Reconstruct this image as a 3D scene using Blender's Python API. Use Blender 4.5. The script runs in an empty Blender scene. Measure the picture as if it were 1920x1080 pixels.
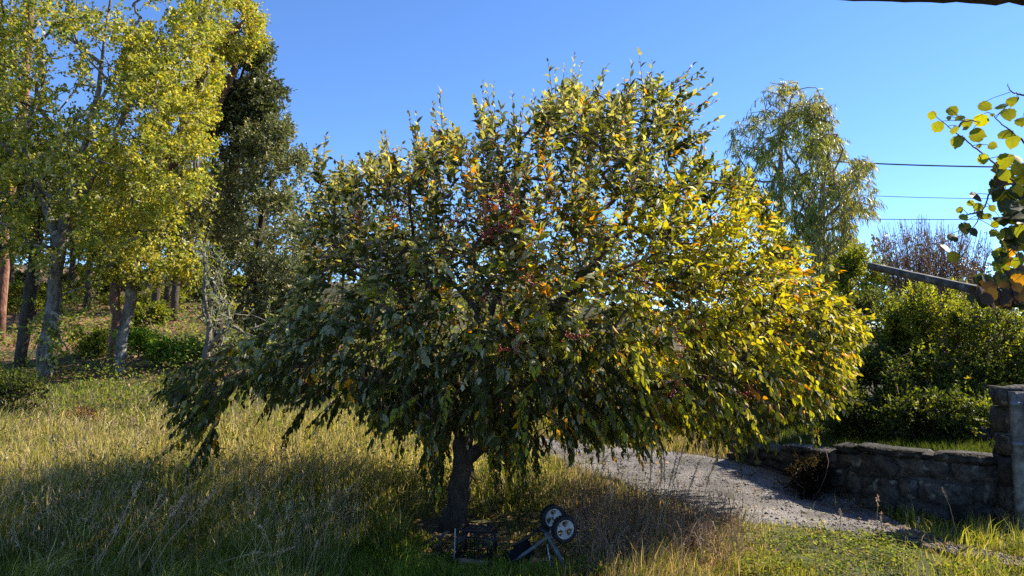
import bpy, math
import numpy as np
from mathutils import Matrix, Vector

rng = np.random.default_rng(11)
SC = bpy.context.scene
COL = SC.collection

# ------------------------------------------------------------------ camera, sky, sun, exposure
F = 1371.0                       # focal length in pixels of the 1920 wide picture
CAM_Z = 1.6
PITCH = math.atan(110.0 / F)
cam_d = bpy.data.cameras.new('camera')
cam = bpy.data.objects.new('camera', cam_d)
COL.objects.link(cam)
cam.location = (0, 0, CAM_Z)
cam.rotation_euler = (math.pi / 2 + PITCH, 0, 0)
cam_d.sensor_width = 36
cam_d.lens = 36 * F / 1920
cam_d.clip_start = 0.05
cam_d.clip_end = 2000
SC.camera = cam

SUN_AZ, SUN_EL = math.radians(69), math.radians(38)     # azimuth from +Y towards +X
world = bpy.data.worlds.new('World')
SC.world = world
world.use_nodes = True
wn = world.node_tree.nodes
wl = world.node_tree.links
bg = wn.get('Background') or wn.new('ShaderNodeBackground')
out = wn.get('World Output') or wn.new('ShaderNodeOutputWorld')
sky = wn.new('ShaderNodeTexSky')
sky.sky_type = 'NISHITA'
sky.sun_disc = False
sky.sun_elevation = SUN_EL
sky.sun_rotation = SUN_AZ
sky.altitude = 3000
sky.air_density = 1.0
sky.dust_density = 0.0
sky.ozone_density = 6.0
bg.inputs['Strength'].default_value = 0.12
hs = wn.new('ShaderNodeHueSaturation')
hs.inputs['Saturation'].default_value = 1.06
hs.inputs['Hue'].default_value = 0.503
wl.new(sky.outputs[0], hs.inputs['Color'])
wl.new(hs.outputs[0], bg.inputs['Color'])
wl.new(bg.outputs[0], out.inputs['Surface'])

sun_d = bpy.data.lights.new('sun', 'SUN')
sun_d.energy = 5.0
sun_d.angle = math.radians(0.5)
sun_d.color = (1.0, 0.90, 0.74)
sun = bpy.data.objects.new('sun', sun_d)
COL.objects.link(sun)
SUN = Vector((math.sin(SUN_AZ) * math.cos(SUN_EL), math.cos(SUN_AZ) * math.cos(SUN_EL), math.sin(SUN_EL)))
sun.rotation_euler = SUN.to_track_quat('Z', 'Y').to_euler()
sun.location = SUN * 40

SC.view_settings.view_transform = 'Standard'
SC.view_settings.look = 'None'
SC.view_settings.gamma = 1
SC.view_settings.exposure = 1.3
SC.view_settings.use_curve_mapping = False
SC.render.engine = 'CYCLES'
SC.cycles.max_bounces = 8
SC.cycles.diffuse_bounces = 4
SC.cycles.use_denoising = False
SC.cycles.glossy_bounces = 2
SC.cycles.transmission_bounces = 5
SC.cycles.transparent_max_bounces = 4
SC.cycles.caustics_reflective = False
SC.cycles.caustics_refractive = False

# ------------------------------------------------------------------ helpers
CT, ST = math.cos(PITCH), math.sin(PITCH)

def P(u, v, D):
    """points seen at picture position (u, v) that lie D metres ahead"""
    u = np.asarray(u, float); v = np.asarray(v, float); D = np.asarray(D, float)
    a = (u - 960) / F; b = (540 - v) / F
    k = D / (CT - b * ST)
    return np.stack(np.broadcast_arrays(a * k, D, CAM_Z + (ST + b * CT) * k), -1)

def proj(p):
    p = np.asarray(p, float)
    x, y, z = p[..., 0], p[..., 1], p[..., 2] - CAM_Z
    f = y * CT + z * ST
    w = -y * ST + z * CT
    f = np.where(f < 0.05, 0.05, f)
    return 960 + F * x / f, 540 - F * w / f

def norm(a):
    a = np.asarray(a, float)
    return a / np.maximum(np.linalg.norm(a, axis=-1, keepdims=True), 1e-9)

def inpoly(u, v, poly):
    u = np.asarray(u, float); v = np.asarray(v, float)
    c = np.zeros(u.shape, bool)
    n = len(poly); j = n - 1
    for i in range(n):
        xi, yi = poly[i]; xj, yj = poly[j]
        hit = ((yi > v) != (yj > v)) & (u < (xj - xi) * (v - yi) / ((yj - yi) or 1e-9) + xi)
        c ^= hit; j = i
    return c

def sstep(a, b, x):
    t = np.clip((np.asarray(x, float) - a) / (b - a), 0, 1)
    return t * t * (3 - 2 * t)

_ns = np.random.default_rng(5).random((64, 64))
def noise2(x, y, s=1.0):
    x = np.asarray(x, float) * s; y = np.asarray(y, float) * s
    xi = np.floor(x).astype(int); yi = np.floor(y).astype(int)
    fx = x - xi; fy = y - yi
    fx = fx * fx * (3 - 2 * fx); fy = fy * fy * (3 - 2 * fy)
    g = lambda i, j: _ns[i % 64, j % 64]
    return (g(xi, yi) * (1 - fx) + g(xi + 1, yi) * fx) * (1 - fy) + (g(xi, yi + 1) * (1 - fx) + g(xi + 1, yi + 1) * fx) * fy

def fbm(x, y, s=1.0):
    return (noise2(x, y, s) + .5 * noise2(x + 17, y + 5, 2.1 * s) + .25 * noise2(x + 3, y + 31, 4.3 * s)) / 1.75

def link(o, parent=None):
    COL.objects.link(o)
    if parent is not None:
        o.parent = parent
    return o

def np_mesh(name, V, T, col=None, mat=None, smooth=False):
    V = np.asarray(V, np.float32).reshape(-1, 3); T = np.asarray(T, np.int32)
    k = T.shape[1]
    me = bpy.data.meshes.new(name)
    me.vertices.add(len(V)); me.vertices.foreach_set('co', V.ravel())
    me.loops.add(T.size); me.loops.foreach_set('vertex_index', T.ravel())
    me.polygons.add(len(T))
    me.polygons.foreach_set('loop_start', np.arange(0, T.size, k, dtype=np.int32))
    if smooth:
        me.polygons.foreach_set('use_smooth', np.ones(len(T), bool))
    me.update(calc_edges=True)
    if col is not None:
        a = me.attributes.new('Col', 'FLOAT_COLOR', 'POINT')
        c = np.ones((len(V), 4), np.float32); c[:, :3] = np.clip(col, 0.002, 0.95)
        a.data.foreach_set('color', c.ravel())
    if mat is not None:
        me.materials.append(mat)
    return me

def np_obj(name, V, T, col=None, mat=None, parent=None, smooth=False, kind=None):
    o = bpy.data.objects.new(name, np_mesh(name, V, T, col, mat, smooth))
    if kind: o['kind'] = kind
    return link(o, parent)

def tag(o, label, cat, group=None):
    o['label'] = label; o['category'] = cat
    if group: o['group'] = group
    return o

def empty(name, loc, label, cat, group=None):
    o = bpy.data.objects.new(name, None)
    o.empty_display_size = 0.2
    link(o); o.location = Vector([float(c) for c in loc])
    return tag(o, label, cat, group)

class Acc:
    """collects triangles of one mesh (world coordinates)"""
    def __init__(s): s.v = []; s.t = []; s.c = []; s.n = 0
    def add(s, V, T, C=None):
        V = np.asarray(V, float).reshape(-1, 3); T = np.asarray(T, int)
        s.v.append(V); s.t.append(T + s.n); s.n += len(V)
        s.c.append(np.zeros((len(V), 3)) + (.5 if C is None else np.asarray(C, float)))
    def obj(s, name, mat, parent=None, smooth=False, kind=None):
        V = np.concatenate(s.v); T = np.concatenate(s.t); C = np.concatenate(s.c)
        if parent is not None:
            V = V - np.array(parent.location)
        return np_obj(name, V, T, C, mat, parent, smooth, kind)

def tube(acc, pts, rad, sides=6, C=None, caps=True):
    pts = np.asarray(pts, float); n = len(pts)
    rad = np.broadcast_to(np.asarray(rad, float), (n,))
    tan = np.gradient(pts, axis=0); tan = norm(tan)
    ref = np.array([0, 0, 1.]) if abs(tan[0, 2]) < .9 else np.array([1., 0, 0])
    a = norm(np.cross(tan[0], ref))
    A = []
    for i in range(n):
        a = a - tan[i] * np.dot(a, tan[i]); a = norm(a); A.append(a)
    A = np.array(A); B = np.cross(tan, A)
    th = np.arange(sides) * 2 * math.pi / sides
    V = pts[:, None] + rad[:, None, None] * (np.cos(th)[None, :, None] * A[:, None] + np.sin(th)[None, :, None] * B[:, None])
    V = V.reshape(-1, 3)
    i, j = np.meshgrid(np.arange(n - 1), np.arange(sides), indexing='ij')
    a0 = (i * sides + j).ravel(); a1 = (i * sides + (j + 1) % sides).ravel()
    T = np.concatenate([np.stack([a0, a1, a1 + sides], 1), np.stack([a0, a1 + sides, a0 + sides], 1)])
    if caps:
        V = np.concatenate([V, pts[:1], pts[-1:]])
        c0, c1 = n * sides, n * sides + 1
        k = np.arange(sides); k1 = (k + 1) % sides
        T = np.concatenate([T, np.stack([k1, k, np.full(sides, c0)], 1),
                            np.stack([(n - 1) * sides + k, (n - 1) * sides + k1, np.full(sides, c1)], 1)])
    acc.add(V, T, C)

BOXV = np.array([[x, y, z] for x in (-1, 1) for y in (-1, 1) for z in (-1, 1)], float) * .5
BOXT = np.array([[0, 1, 3], [0, 3, 2], [4, 6, 7], [4, 7, 5], [0, 4, 5], [0, 5, 1], [2, 3, 7], [2, 7, 6], [0, 2, 6], [0, 6, 4], [1, 5, 7], [1, 7, 3]])
def box(acc, c, size, R=None, C=None):
    V = BOXV * np.asarray(size, float)
    if R is not None: V = V @ np.asarray(R).T
    acc.add(V + np.asarray(c, float), BOXT, C)

def rotz(a):
    c, s = math.cos(a), math.sin(a)
    return np.array([[c, -s, 0], [s, c, 0], [0, 0, 1.]])

# leaf outlines: (along, side, height), triangles
LANCE = (np.array([[0, 0, 0], [.22, .36, .05], [.22, 0, -.01], [.22, -.36, .05], [.58, .40, .0], [.58, 0, -.07], [.58, -.40, .0], [1, 0, -.24]]),
         np.array([[0, 2, 1], [0, 3, 2], [1, 2, 5], [1, 5, 4], [2, 3, 6], [2, 6, 5], [4, 5, 7], [5, 6, 7]]))
LANCE_FLAT = (LANCE[0] * np.array([1, 1.15, .35]) + np.array([0, 0, .0]), LANCE[1])
LANCE_CURL = (LANCE[0].copy() * np.array([1, .8, 1]), LANCE[1]); LANCE_CURL[0][:, 2] = [0, .16, .0, .16, .10, -.12, .10, -.42]; LANCE_CURL[0][7, 0] = .9
LANCES = (LANCE, LANCE_FLAT, LANCE_CURL)
OAK = (np.array([[0, 0, 0], [.32, .28, .05], [.75, .5, .04], [1, 0, -.1], [.75, -.5, .04], [.32, -.28, .05]]),
       np.array([[0, 5, 1], [1, 5, 4], [1, 4, 2], [2, 4, 3]]))
QUAD = (np.array([[0, 0, 0], [.5, .5, .1], [1, 0, -.08], [.5, -.5, .1]]), np.array([[0, 2, 1], [0, 3, 2]]))
NARROW = (np.array([[0, 0, 0], [.3, .5, .0], [.3, -.5, .02], [.7, .38, -.08], [.7, -.38, -.06], [1, 0, -.22]]),
          np.array([[0, 2, 1], [1, 2, 4], [1, 4, 3], [3, 4, 5]]))

def leaf_frames(d, n):
    d = norm(d); n = n - d * np.sum(n * d, -1, keepdims=True); n = norm(n)
    return d, n, np.cross(n, d)

def leaves(acc, base, d, n, L, W, C, tmpl):
    base = np.asarray(base, float).reshape(-1, 3); N = len(base)
    d, n, s = leaf_frames(np.asarray(d).reshape(-1, 3), np.asarray(n).reshape(-1, 3))
    L = np.broadcast_to(L, (N,))[:, None, None]; W = np.broadcast_to(W, (N,))[:, None, None]
    tv, tt = tmpl
    V = base[:, None] + L * (tv[None, :, 0:1] * d[:, None] + tv[None, :, 2:3] * n[:, None]) + W * tv[None, :, 1:2] * s[:, None]
    m = len(tv)
    T = (tt[None] + (np.arange(N) * m)[:, None, None]).reshape(-1, 3)
    C = np.repeat(np.broadcast_to(C, (N, 3)), m, axis=0)
    acc.add(V.reshape(-1, 3), T, C)

def rand_dir(n, r=None):
    r = r or rng
    return norm(r.normal(size=(n, 3)))

# ------------------------------------------------------------------ materials
def new_mat(name):
    m = bpy.data.materials.new(name); m.use_nodes = True
    nt = m.node_tree; b = nt.nodes.get('Principled BSDF')
    return m, nt, b, nt.nodes.get('Material Output')

def N_(nt, t, **kw):
    n = nt.nodes.new(t)
    for k, v in kw.items(): setattr(n, k, v)
    return n

def attr_col(nt):
    return N_(nt, 'ShaderNodeAttribute', attribute_name='Col').outputs['Color']

def leaf_mat(name, trans=.35, rough=.45, spec=.4, tcol=(1.5, 1.35, .5)):
    m, nt, b, o = new_mat(name)
    c = attr_col(nt)
    geo = N_(nt, 'ShaderNodeNewGeometry')
    nz = N_(nt, 'ShaderNodeTexNoise'); nz.inputs['Scale'].default_value = 60; nz.inputs['Detail'].default_value = 2
    nt.links.new(geo.outputs['Position'], nz.inputs['Vector'])
    mr = N_(nt, 'ShaderNodeMapRange'); mr.inputs['To Min'].default_value = .75; mr.inputs['To Max'].default_value = 1.25
    nt.links.new(nz.outputs['Fac'], mr.inputs['Value'])
    vm = N_(nt, 'ShaderNodeVectorMath', operation='SCALE')
    nt.links.new(c, vm.inputs[0]); nt.links.new(mr.outputs[0], vm.inputs['Scale'])
    nt.links.new(vm.outputs[0], b.inputs['Base Color'])
    b.inputs['Roughness'].default_value = rough
    b.inputs['Specular IOR Level'].default_value = spec
    t = N_(nt, 'ShaderNodeBsdfTranslucent')
    v2 = N_(nt, 'ShaderNodeVectorMath', operation='MULTIPLY'); v2.inputs[1].default_value = tcol
    nt.links.new(vm.outputs[0], v2.inputs[0]); nt.links.new(v2.outputs[0], t.inputs['Color'])
    mx = N_(nt, 'ShaderNodeMixShader'); mx.inputs[0].default_value = trans
    nt.links.new(b.outputs[0], mx.inputs[1]); nt.links.new(t.outputs[0], mx.inputs[2])
    nt.links.new(mx.outputs[0], o.inputs['Surface'])
    return m

def rough_mat(name, ca, cb, scale=8, bump=.5, dist=.02, rough=.9, use_attr=False, stretch=(1, 1, 1), cc=None, spots=None):
    """two or three toned mottled surface with relief"""
    m, nt, b, o = new_mat(name)
    geo = N_(nt, 'ShaderNodeNewGeometry')
    mp = N_(nt, 'ShaderNodeMapping'); mp.inputs['Scale'].default_value = stretch
    nt.links.new(geo.outputs['Position'], mp.inputs['Vector'])
    n1 = N_(nt, 'ShaderNodeTexNoise'); n1.inputs['Scale'].default_value = scale; n1.inputs['Detail'].default_value = 8; n1.inputs['Roughness'].default_value = .65
    nt.links.new(mp.outputs[0], n1.inputs['Vector'])
    cr = N_(nt, 'ShaderNodeValToRGB')
    cr.color_ramp.elements[0].position = .35; cr.color_ramp.elements[0].color = (*ca, 1)
    cr.color_ramp.elements[1].position = .66; cr.color_ramp.elements[1].color = (*cb, 1)
    if cc:
        e = cr.color_ramp.elements.new(.52); e.color = (*cc, 1)
    nt.links.new(n1.outputs['Fac'], cr.inputs['Fac'])
    colr = cr.outputs['Color']
    if spots:
        n3 = N_(nt, 'ShaderNodeTexNoise'); n3.inputs['Scale'].default_value = spots[1]; n3.inputs['Detail'].default_value = 5
        nt.links.new(geo.outputs['Position'], n3.inputs['Vector'])
        r3 = N_(nt, 'ShaderNodeMapRange'); r3.inputs['From Min'].default_value = spots[2]; r3.inputs['From Max'].default_value = spots[2] + .08
        nt.links.new(n3.outputs['Fac'], r3.inputs['Value'])
        m3 = N_(nt, 'ShaderNodeMix', data_type='RGBA')
        nt.links.new(r3.outputs[0], m3.inputs['Factor']); nt.links.new(colr, m3.inputs['A']); m3.inputs['B'].default_value = (*spots[0], 1)
        colr = m3.outputs['Result']
    if use_attr:
        mu = N_(nt, 'ShaderNodeMix', data_type='RGBA', blend_type='MULTIPLY'); mu.inputs['Factor'].default_value = 1
        nt.links.new(colr, mu.inputs['A']); nt.links.new(attr_col(nt), mu.inputs['B'])
        sc = N_(nt, 'ShaderNodeVectorMath', operation='SCALE'); sc.inputs['Scale'].default_value = 2
        nt.links.new(mu.outputs['Result'], sc.inputs[0]); colr = sc.outputs[0]
    nt.links.new(colr, b.inputs['Base Color'])
    b.inputs['Roughness'].default_value = rough
    b.inputs['Specular IOR Level'].default_value = .25
    n2 = N_(nt, 'ShaderNodeTexNoise'); n2.inputs['Scale'].default_value = scale * 3; n2.inputs['Detail'].default_value = 6
    nt.links.new(mp.outputs[0], n2.inputs['Vector'])
    bp = N_(nt, 'ShaderNodeBump'); bp.inputs['Strength'].default_value = bump; bp.inputs['Distance'].default_value = dist
    nt.links.new(n2.outputs['Fac'], bp.inputs['Height']); nt.links.new(bp.outputs[0], b.inputs['Normal'])
    return m

def plain_mat(name, c, rough=.5, metal=0.0, spec=.5, var=.25, scale=25):
    m, nt, b, o = new_mat(name)
    geo = N_(nt, 'ShaderNodeNewGeometry')
    n1 = N_(nt, 'ShaderNodeTexNoise'); n1.inputs['Scale'].default_value = scale; n1.inputs['Detail'].default_value = 5
    nt.links.new(geo.outputs['Position'], n1.inputs['Vector'])
    cr = N_(nt, 'ShaderNodeValToRGB')
    cr.color_ramp.elements[0].position = .3; cr.color_ramp.elements[0].color = (*[x * (1 - var) for x in c], 1)
    cr.color_ramp.elements[1].position = .7; cr.color_ramp.elements[1].color = (*[min(1, x * (1 + var)) for x in c], 1)
    nt.links.new(n1.outputs['Fac'], cr.inputs['Fac']); nt.links.new(cr.outputs[0], b.inputs['Base Color'])
    b.inputs['Roughness'].default_value = rough; b.inputs['Metallic'].default_value = metal
    b.inputs['Specular IOR Level'].default_value = spec
    return m

M_LEAF = leaf_mat('silverberry_leaf', .42, .5, .2, (1.7, 1.5, .35))
M_OAK = leaf_mat('oak_leaf', .44, .55, .15, (1.4, 1.25, .4))
M_EVER = leaf_mat('small_dark_leaf', .3, .42, .4, (1.3, 1.3, .5))
M_HEDGE = leaf_mat('hedge_leaf', .48, .5, .15, (1.5, 1.4, .4))
M_EUC = leaf_mat('eucalyptus_leaf', .38, .45, .35)
M_KIWI = leaf_mat('kiwi_leaf', .5, .5, .35, (1.5, 1.35, .22))
M_GRASS = leaf_mat('grass_blade', .45, .65, .08, (1.3, 1.2, .5))
M_BARK = rough_mat('dark_bark', (.035, .026, .018), (.11, .085, .06), 14, .9, .03, stretch=(1, 1, .35))
M_OAKBARK = rough_mat('oak_bark', (.06, .05, .038), (.27, .24, .20), 9, 1.0, .05, stretch=(1, 1, .45), spots=((.36, .36, .30), 5, .56))
M_PINEBARK = rough_mat('pine_bark', (.10, .045, .03), (.30, .16, .11), 8, .9, .04, stretch=(1, 1, .4))
M_EUCBARK = rough_mat('eucalyptus_bark', (.16, .12, .09), (.34, .28, .23), 6, .5, .02, stretch=(1, 1, .3))
M_TWIG = rough_mat('twig_bark', (.10, .06, .045), (.2, .13, .10), 20, .4, .01)
M_STONE = rough_mat('lichen_granite', (.022, .021, .02), (.13, .123, .115), 11, .9, .03, spots=((.24, .245, .215), 9, .60), use_attr=True)
M_MORTAR = rough_mat('dark_mortar', (.03, .028, .025), (.10, .095, .085), 10, .8, .02)
M_CONC = rough_mat('weathered_concrete', (.09, .086, .08), (.24, .235, .215), 12, .6, .01, spots=((.07, .07, .06), 5, .58))
M_BEAM = rough_mat('shaded_weathered_concrete', (.045, .044, .042), (.13, .128, .12), 12, .6, .01, spots=((.2, .2, .18), 9, .6))  # concrete darkened in its colour for the vine's shade on the beam
M_POLE = rough_mat('pole_concrete', (.22, .21, .20), (.38, .37, .35), 9, .3, .01)
M_DRY = leaf_mat('dry_stalk', .15, .7, .2, (1.1, 1., .8))
M_BERRY = plain_mat('red_berry', (.30, .022, .018), .35, 0, .5, .3, 60)
M_WIRE = plain_mat('cable_sheath', (.03, .03, .035), .5)

# ------------------------------------------------------------------ terrain
_ctl = [(0, 1080, 5.0), (480, 1080, 5.0), (860, 1080, 5.0), (-500, 1080, 5.0), (-300, 900, 7.6), (0, 900, 7.6), (400, 905, 7.5), (-300, 800, 10), (0, 800, 10), (400, 790, 10.2),
        (-300, 720, 13.5), (0, 722, 13.5), (85, 705, 14), (235, 698, 15), (400, 692, 15.0), (-200, 640, 20), (0, 640, 20), (300, 600, 24), (0, 560, 32), (300, 560, 34), (-200, 560, 34),
        (560, 600, 26), (560, 690, 15), (600, 805, 10), (740, 830, 9.8), (850, 1000, 6.8), (700, 985, 6.6), (960, 1040, 5.7), (1050, 1045, 5.7), (1250, 1080, 5.05), (1600, 1080, 5.1),
        (1900, 1080, 5.1), (2200, 1080, 5.1), (1500, 1010, 6.15), (1900, 1003, 6.5), (2100, 1010, 6.5), (1640, 967, 7.45), (1440, 882, 8.7), (1250, 862, 9.5), (1170, 850, 10.0), (1070, 872, 9.3),
        (1300, 940, 7.4), (1000, 850, 10.2), (900, 835, 10.4), (780, 760, 12.5), (900, 770, 13)]
_cp = np.array([P(*c) for c in _ctl])
_far = np.array([[0, 0, 0], [4, 0, 0], [-5, 0, 0], [0, -20, 0], [25, -20, 0], [-25, -20, .4], [-60, 0, 3], [-40, 14, 2.2], [30, 0, 0], [60, 0, 0], [9, 8, -.1], [14, 8, -.1], [6, 12, .25], [12, 14, .4],
                 [20, 20, .6], [6, 18, .6], [2, 18, 1.2], [0, 30, 3.0], [8, 30, 1.6], [20, 40, 2], [40, 60, 2], [0, 60, 6], [-30, 60, 8], [-70, 60, 10], [60, 100, 3], [0, 130, 9], [-80, 130, 14], [100, 130, 4], [-150, 0, 8], [150, 0, 0],
                 [-300, 400, 20], [0, 400, 14], [300, 400, 6], [300, -100, 0], [-300, -100, 5]], float)
_cp = np.concatenate([_cp, _far])
_r = np.linalg.norm(_cp[:, None, :2] - _cp[None, :, :2], axis=-1)
_K = _r + np.eye(len(_cp)) * -.15
_Q = np.concatenate([np.ones((len(_cp), 1)), _cp[:, :2]], 1)
_A = np.block([[_K, _Q], [_Q.T, np.zeros((3, 3))]])
_W = np.linalg.solve(_A, np.concatenate([_cp[:, 2], np.zeros(3)]))

def terrain(x, y):
    x = np.asarray(x, float); y = np.asarray(y, float)
    sh = np.broadcast(x, y).shape
    x = np.broadcast_to(x, sh).ravel(); y = np.broadcast_to(y, sh).ravel()
    z = np.empty(len(x))
    for s in range(0, len(x), 40000):
        xs, ys = x[s:s + 40000], y[s:s + 40000]
        r = np.hypot(xs[:, None] - _cp[None, :, 0], ys[:, None] - _cp[None, :, 1])
        z[s:s + 40000] = r @ _W[:-3] + _W[-3] + _W[-2] * xs + _W[-1] * ys
    z = z + .05 * (fbm(x, y, .7) - .5) * sstep(2, 9, np.hypot(x, y))
    return z.reshape(sh)

_Dm = np.concatenate([np.arange(3, 20, .06), np.arange(20, 60, .3)])
def G(u, v):
    """where the line of sight through (u, v) meets the ground"""
    p = P(u, v, _Dm)
    below = p[:, 2] <= terrain(p[:, 0], p[:, 1])
    i = int(np.argmax(below)) if below.any() else len(_Dm) - 1
    return p[i]

def on_ground(p, dz=0.0):
    p = np.array(p, float); p[..., 2] = terrain(p[..., 0], p[..., 1]) + dz
    return p

def ladder(lo, hi, fine_lo, fine_hi, step):
    mid = list(np.arange(fine_lo, fine_hi + 1e-6, step))
    a = [fine_lo]; s = step
    while a[-1] > lo: s *= 1.25; a.append(max(lo, a[-1] - s))
    b = [mid[-1]]; s = step
    while b[-1] < hi: s *= 1.25; b.append(min(hi, b[-1] + s))
    return np.array(sorted(set(a[1:] + mid + b[1:])))

gx = ladder(-600, 600, -12, 12, .16); gy = ladder(-200, 900, 2, 24, .16)
GX, GY = np.meshgrid(gx, gy, indexing='ij')
GZ = terrain(GX, GY)
GZ += .02 * (fbm(GX, GY, 5) - .5)
nx, ny = GX.shape
ii, jj = np.meshgrid(np.arange(nx - 1), np.arange(ny - 1), indexing='ij')
q = (ii * ny + jj).ravel()
gq = np.stack([q, q + ny, q + ny + 1, q + 1], 1)
gu, gv = proj(np.stack([GX, GY, GZ], -1))
nn = fbm(GX, GY, .8)
litter = sstep(725, 690, gv) * sstep(9, 13, GY) * sstep(700, 500, gu) * np.clip(.35 + 2.6 * (nn - .48), 0, 1)
dry = sstep(1000, 1150, gu) * sstep(1500, 1300, gu) * sstep(850, 890, gv)
soil = np.array([.06, .045, .026]); green = np.array([.05, .062, .018]); red = np.array([.27, .15, .095]); straw = np.array([.17, .125, .075])
gc = soil + (green - soil) * np.clip(.5 + 1.5 * (fbm(GX + 9, GY, .5) - .45), 0, 1)[..., None]
gc = gc + (straw - gc) * dry[..., None]
gc = gc + (red - gc) * litter[..., None]
M_GROUND = rough_mat('soil_and_litter', (.32, .30, .28), (.68, .66, .62), 9, .7, .03, use_attr=True)
ground = np_obj('ground', np.stack([GX, GY, GZ], -1).reshape(-1, 3), gq, gc.reshape(-1, 3), M_GROUND, smooth=True)
ground['kind'] = 'structure'

# gravel drive: a sheet lying just above the ground
near_e = [(820, 818), (900, 828), (985, 848), (1060, 872), (1130, 900), (1220, 940), (1320, 975), (1420, 985), (1540, 997), (1640, 1006), (1720, 1030), (1800, 1052), (1880, 1072), (1990, 1092)]
far_e = [(880, 800), (960, 812), (1060, 832), (1140, 840), (1240, 850), (1330, 858), (1420, 872), (1500, 900), (1580, 938), (1650, 968), (1720, 1004), (1800, 1030), (1880, 1048), (1990, 1066)]
ne = np.array([G(*p) for p in near_e]); fe = np.array([G(*p) for p in far_e])
def resample(p, n):
    s = np.concatenate([[0], np.cumsum(np.linalg.norm(np.diff(p, axis=0), axis=1))]); t = np.linspace(0, s[-1], n)
    return np.stack([np.interp(t, s, p[:, k]) for k in range(3)], 1)
def resample_u(p, n):
    t = np.linspace(0, len(p) - 1, n); i = np.arange(len(p))
    return np.stack([np.interp(t, i, p[:, k]) for k in range(3)], 1)
RN, RM = 180, 40
ne_, fe_ = resample_u(ne, RN), resample_u(fe, RN)
w = np.linspace(-.06, 1.06, RM)[None, :, None]
RV = ne_[:, None] * (1 - w) + fe_[:, None] * w
edge = (1 - np.minimum(w, 1 - w)[..., 0] * 2)
jit = (fbm(RV[..., 0] * 1.0, RV[..., 1], 3.0) - .5) * .35
RV[..., 0] += jit * np.clip(edge - .5, 0, 1); RV[..., 1] += jit * np.clip(edge - .5, 0, 1)
RV[..., 2] = terrain(RV[..., 0], RV[..., 1]) + .034 - .05 * np.clip(edge - .9, 0, 1) / .1 * .9 + .02 * (fbm(RV[..., 0], RV[..., 1], 2.5) - .5)
ii, jj = np.meshgrid(np.arange(RN - 1), np.arange(RM - 1), indexing='ij'); q = (ii * RM + jj).ravel()
rc = np.array([.5, .49, .48]) + (fbm(RV[..., 0], RV[..., 1], 1.3)[..., None] - .5) * np.array([.25, .24, .22])
rut = np.exp(-((w[..., 0] - .34) / .07) ** 2) + np.exp(-((w[..., 0] - .68) / .07) ** 2)
rc = rc * (1 - .22 * rut * (.5 + fbm(RV[..., 0], RV[..., 1], 1.7)))[..., None]
RV[..., 2] -= .012 * rut
dirt = sstep(.66, .78, np.linspace(0, 1, RN))[:, None, None]
rc = rc * (1 - dirt) + np.array([.38, .29, .24]) * dirt
m, nt, b, o_ = new_mat('grey_gravel')
geo = N_(nt, 'ShaderNodeNewGeometry')
vo = N_(nt, 'ShaderNodeTexVoronoi'); vo.inputs['Scale'].default_value = 80
nt.links.new(geo.outputs['Position'], vo.inputs['Vector'])
nz = N_(nt, 'ShaderNodeTexNoise'); nz.inputs['Scale'].default_value = 3.0; nz.inputs['Detail'].default_value = 6
nt.links.new(geo.outputs['Position'], nz.inputs['Vector'])
cr = N_(nt, 'ShaderNodeValToRGB')
cr.color_ramp.elements[0].color = (.14, .13, .125, 1); cr.color_ramp.elements[1].color = (.50, .475, .465, 1)
nt.links.new(vo.outputs['Color'], cr.inputs['Fac'])
mu = N_(nt, 'ShaderNodeMix', data_type='RGBA', blend_type='MULTIPLY'); mu.inputs['Factor'].default_value = 1
nt.links.new(cr.outputs[0], mu.inputs['A']); nt.links.new(attr_col(nt), mu.inputs['B'])
mr = N_(nt, 'ShaderNodeMapRange'); mr.inputs['From Min'].default_value = .3; mr.inputs['From Max'].default_value = .7; mr.inputs['To Min'].default_value = .7; mr.inputs['To Max'].default_value = 1.5
nt.links.new(nz.outputs['Fac'], mr.inputs['Value'])
sc = N_(nt, 'ShaderNodeVectorMath', operation='SCALE'); nt.links.new(mu.outputs['Result'], sc.inputs[0]); nt.links.new(mr.outputs[0], sc.inputs['Scale'])
nt.links.new(sc.outputs[0], b.inputs['Base Color']); b.inputs['Roughness'].default_value = .9; b.inputs['Specular IOR Level'].default_value = .2
bp = N_(nt, 'ShaderNodeBump'); bp.inputs['Strength'].default_value = .9; bp.inputs['Distance'].default_value = .012
nt.links.new(vo.outputs['Distance'], bp.inputs['Height']); nt.links.new(bp.outputs[0], b.inputs['Normal'])
M_GRAVEL = m
drive = np_obj('gravel_drive', RV.reshape(-1, 3), np.stack([q, q + RM, q + RM + 1, q + 1], 1), rc.reshape(-1, 3), M_GRAVEL, smooth=True)
drive['kind'] = 'structure'
road_poly = [tuple(p[:2]) for p in ne] + [tuple(p[:2]) for p in fe[::-1]]

# loose pebbles on the drive
n = 5000
a = rng.random(n); bb = rng.random(n)
ia = (a * (RN - 1)).astype(int); ib = (bb * (RM - 1)).astype(int)
pp = RV[ia, ib] + np.stack([rng.normal(0, .02, n), rng.normal(0, .02, n), np.full(n, .002)], 1)
OCT = (np.array([[1, 0, 0], [-1, 0, 0], [0, 1, 0], [0, -1, 0], [0, 0, .7], [0, 0, -.7]], float), np.array([[0, 2, 4], [2, 1, 4], [1, 3, 4], [3, 0, 4], [2, 0, 5], [1, 2, 5], [3, 1, 5], [0, 3, 5]]))
sz = rng.uniform(.003, .009, n) * rng.choice([1, 1, 1, 2.2], n)
V = pp[:, None] + sz[:, None, None] * (OCT[0][None] + rng.normal(0, .25, (n, 6, 3)))
T = (OCT[1][None] + (np.arange(n) * 6)[:, None, None]).reshape(-1, 3)
pc = np.repeat(rng.uniform(.35, .75, n)[:, None] * np.array([1, .96, .94]), 6, axis=0)
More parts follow.
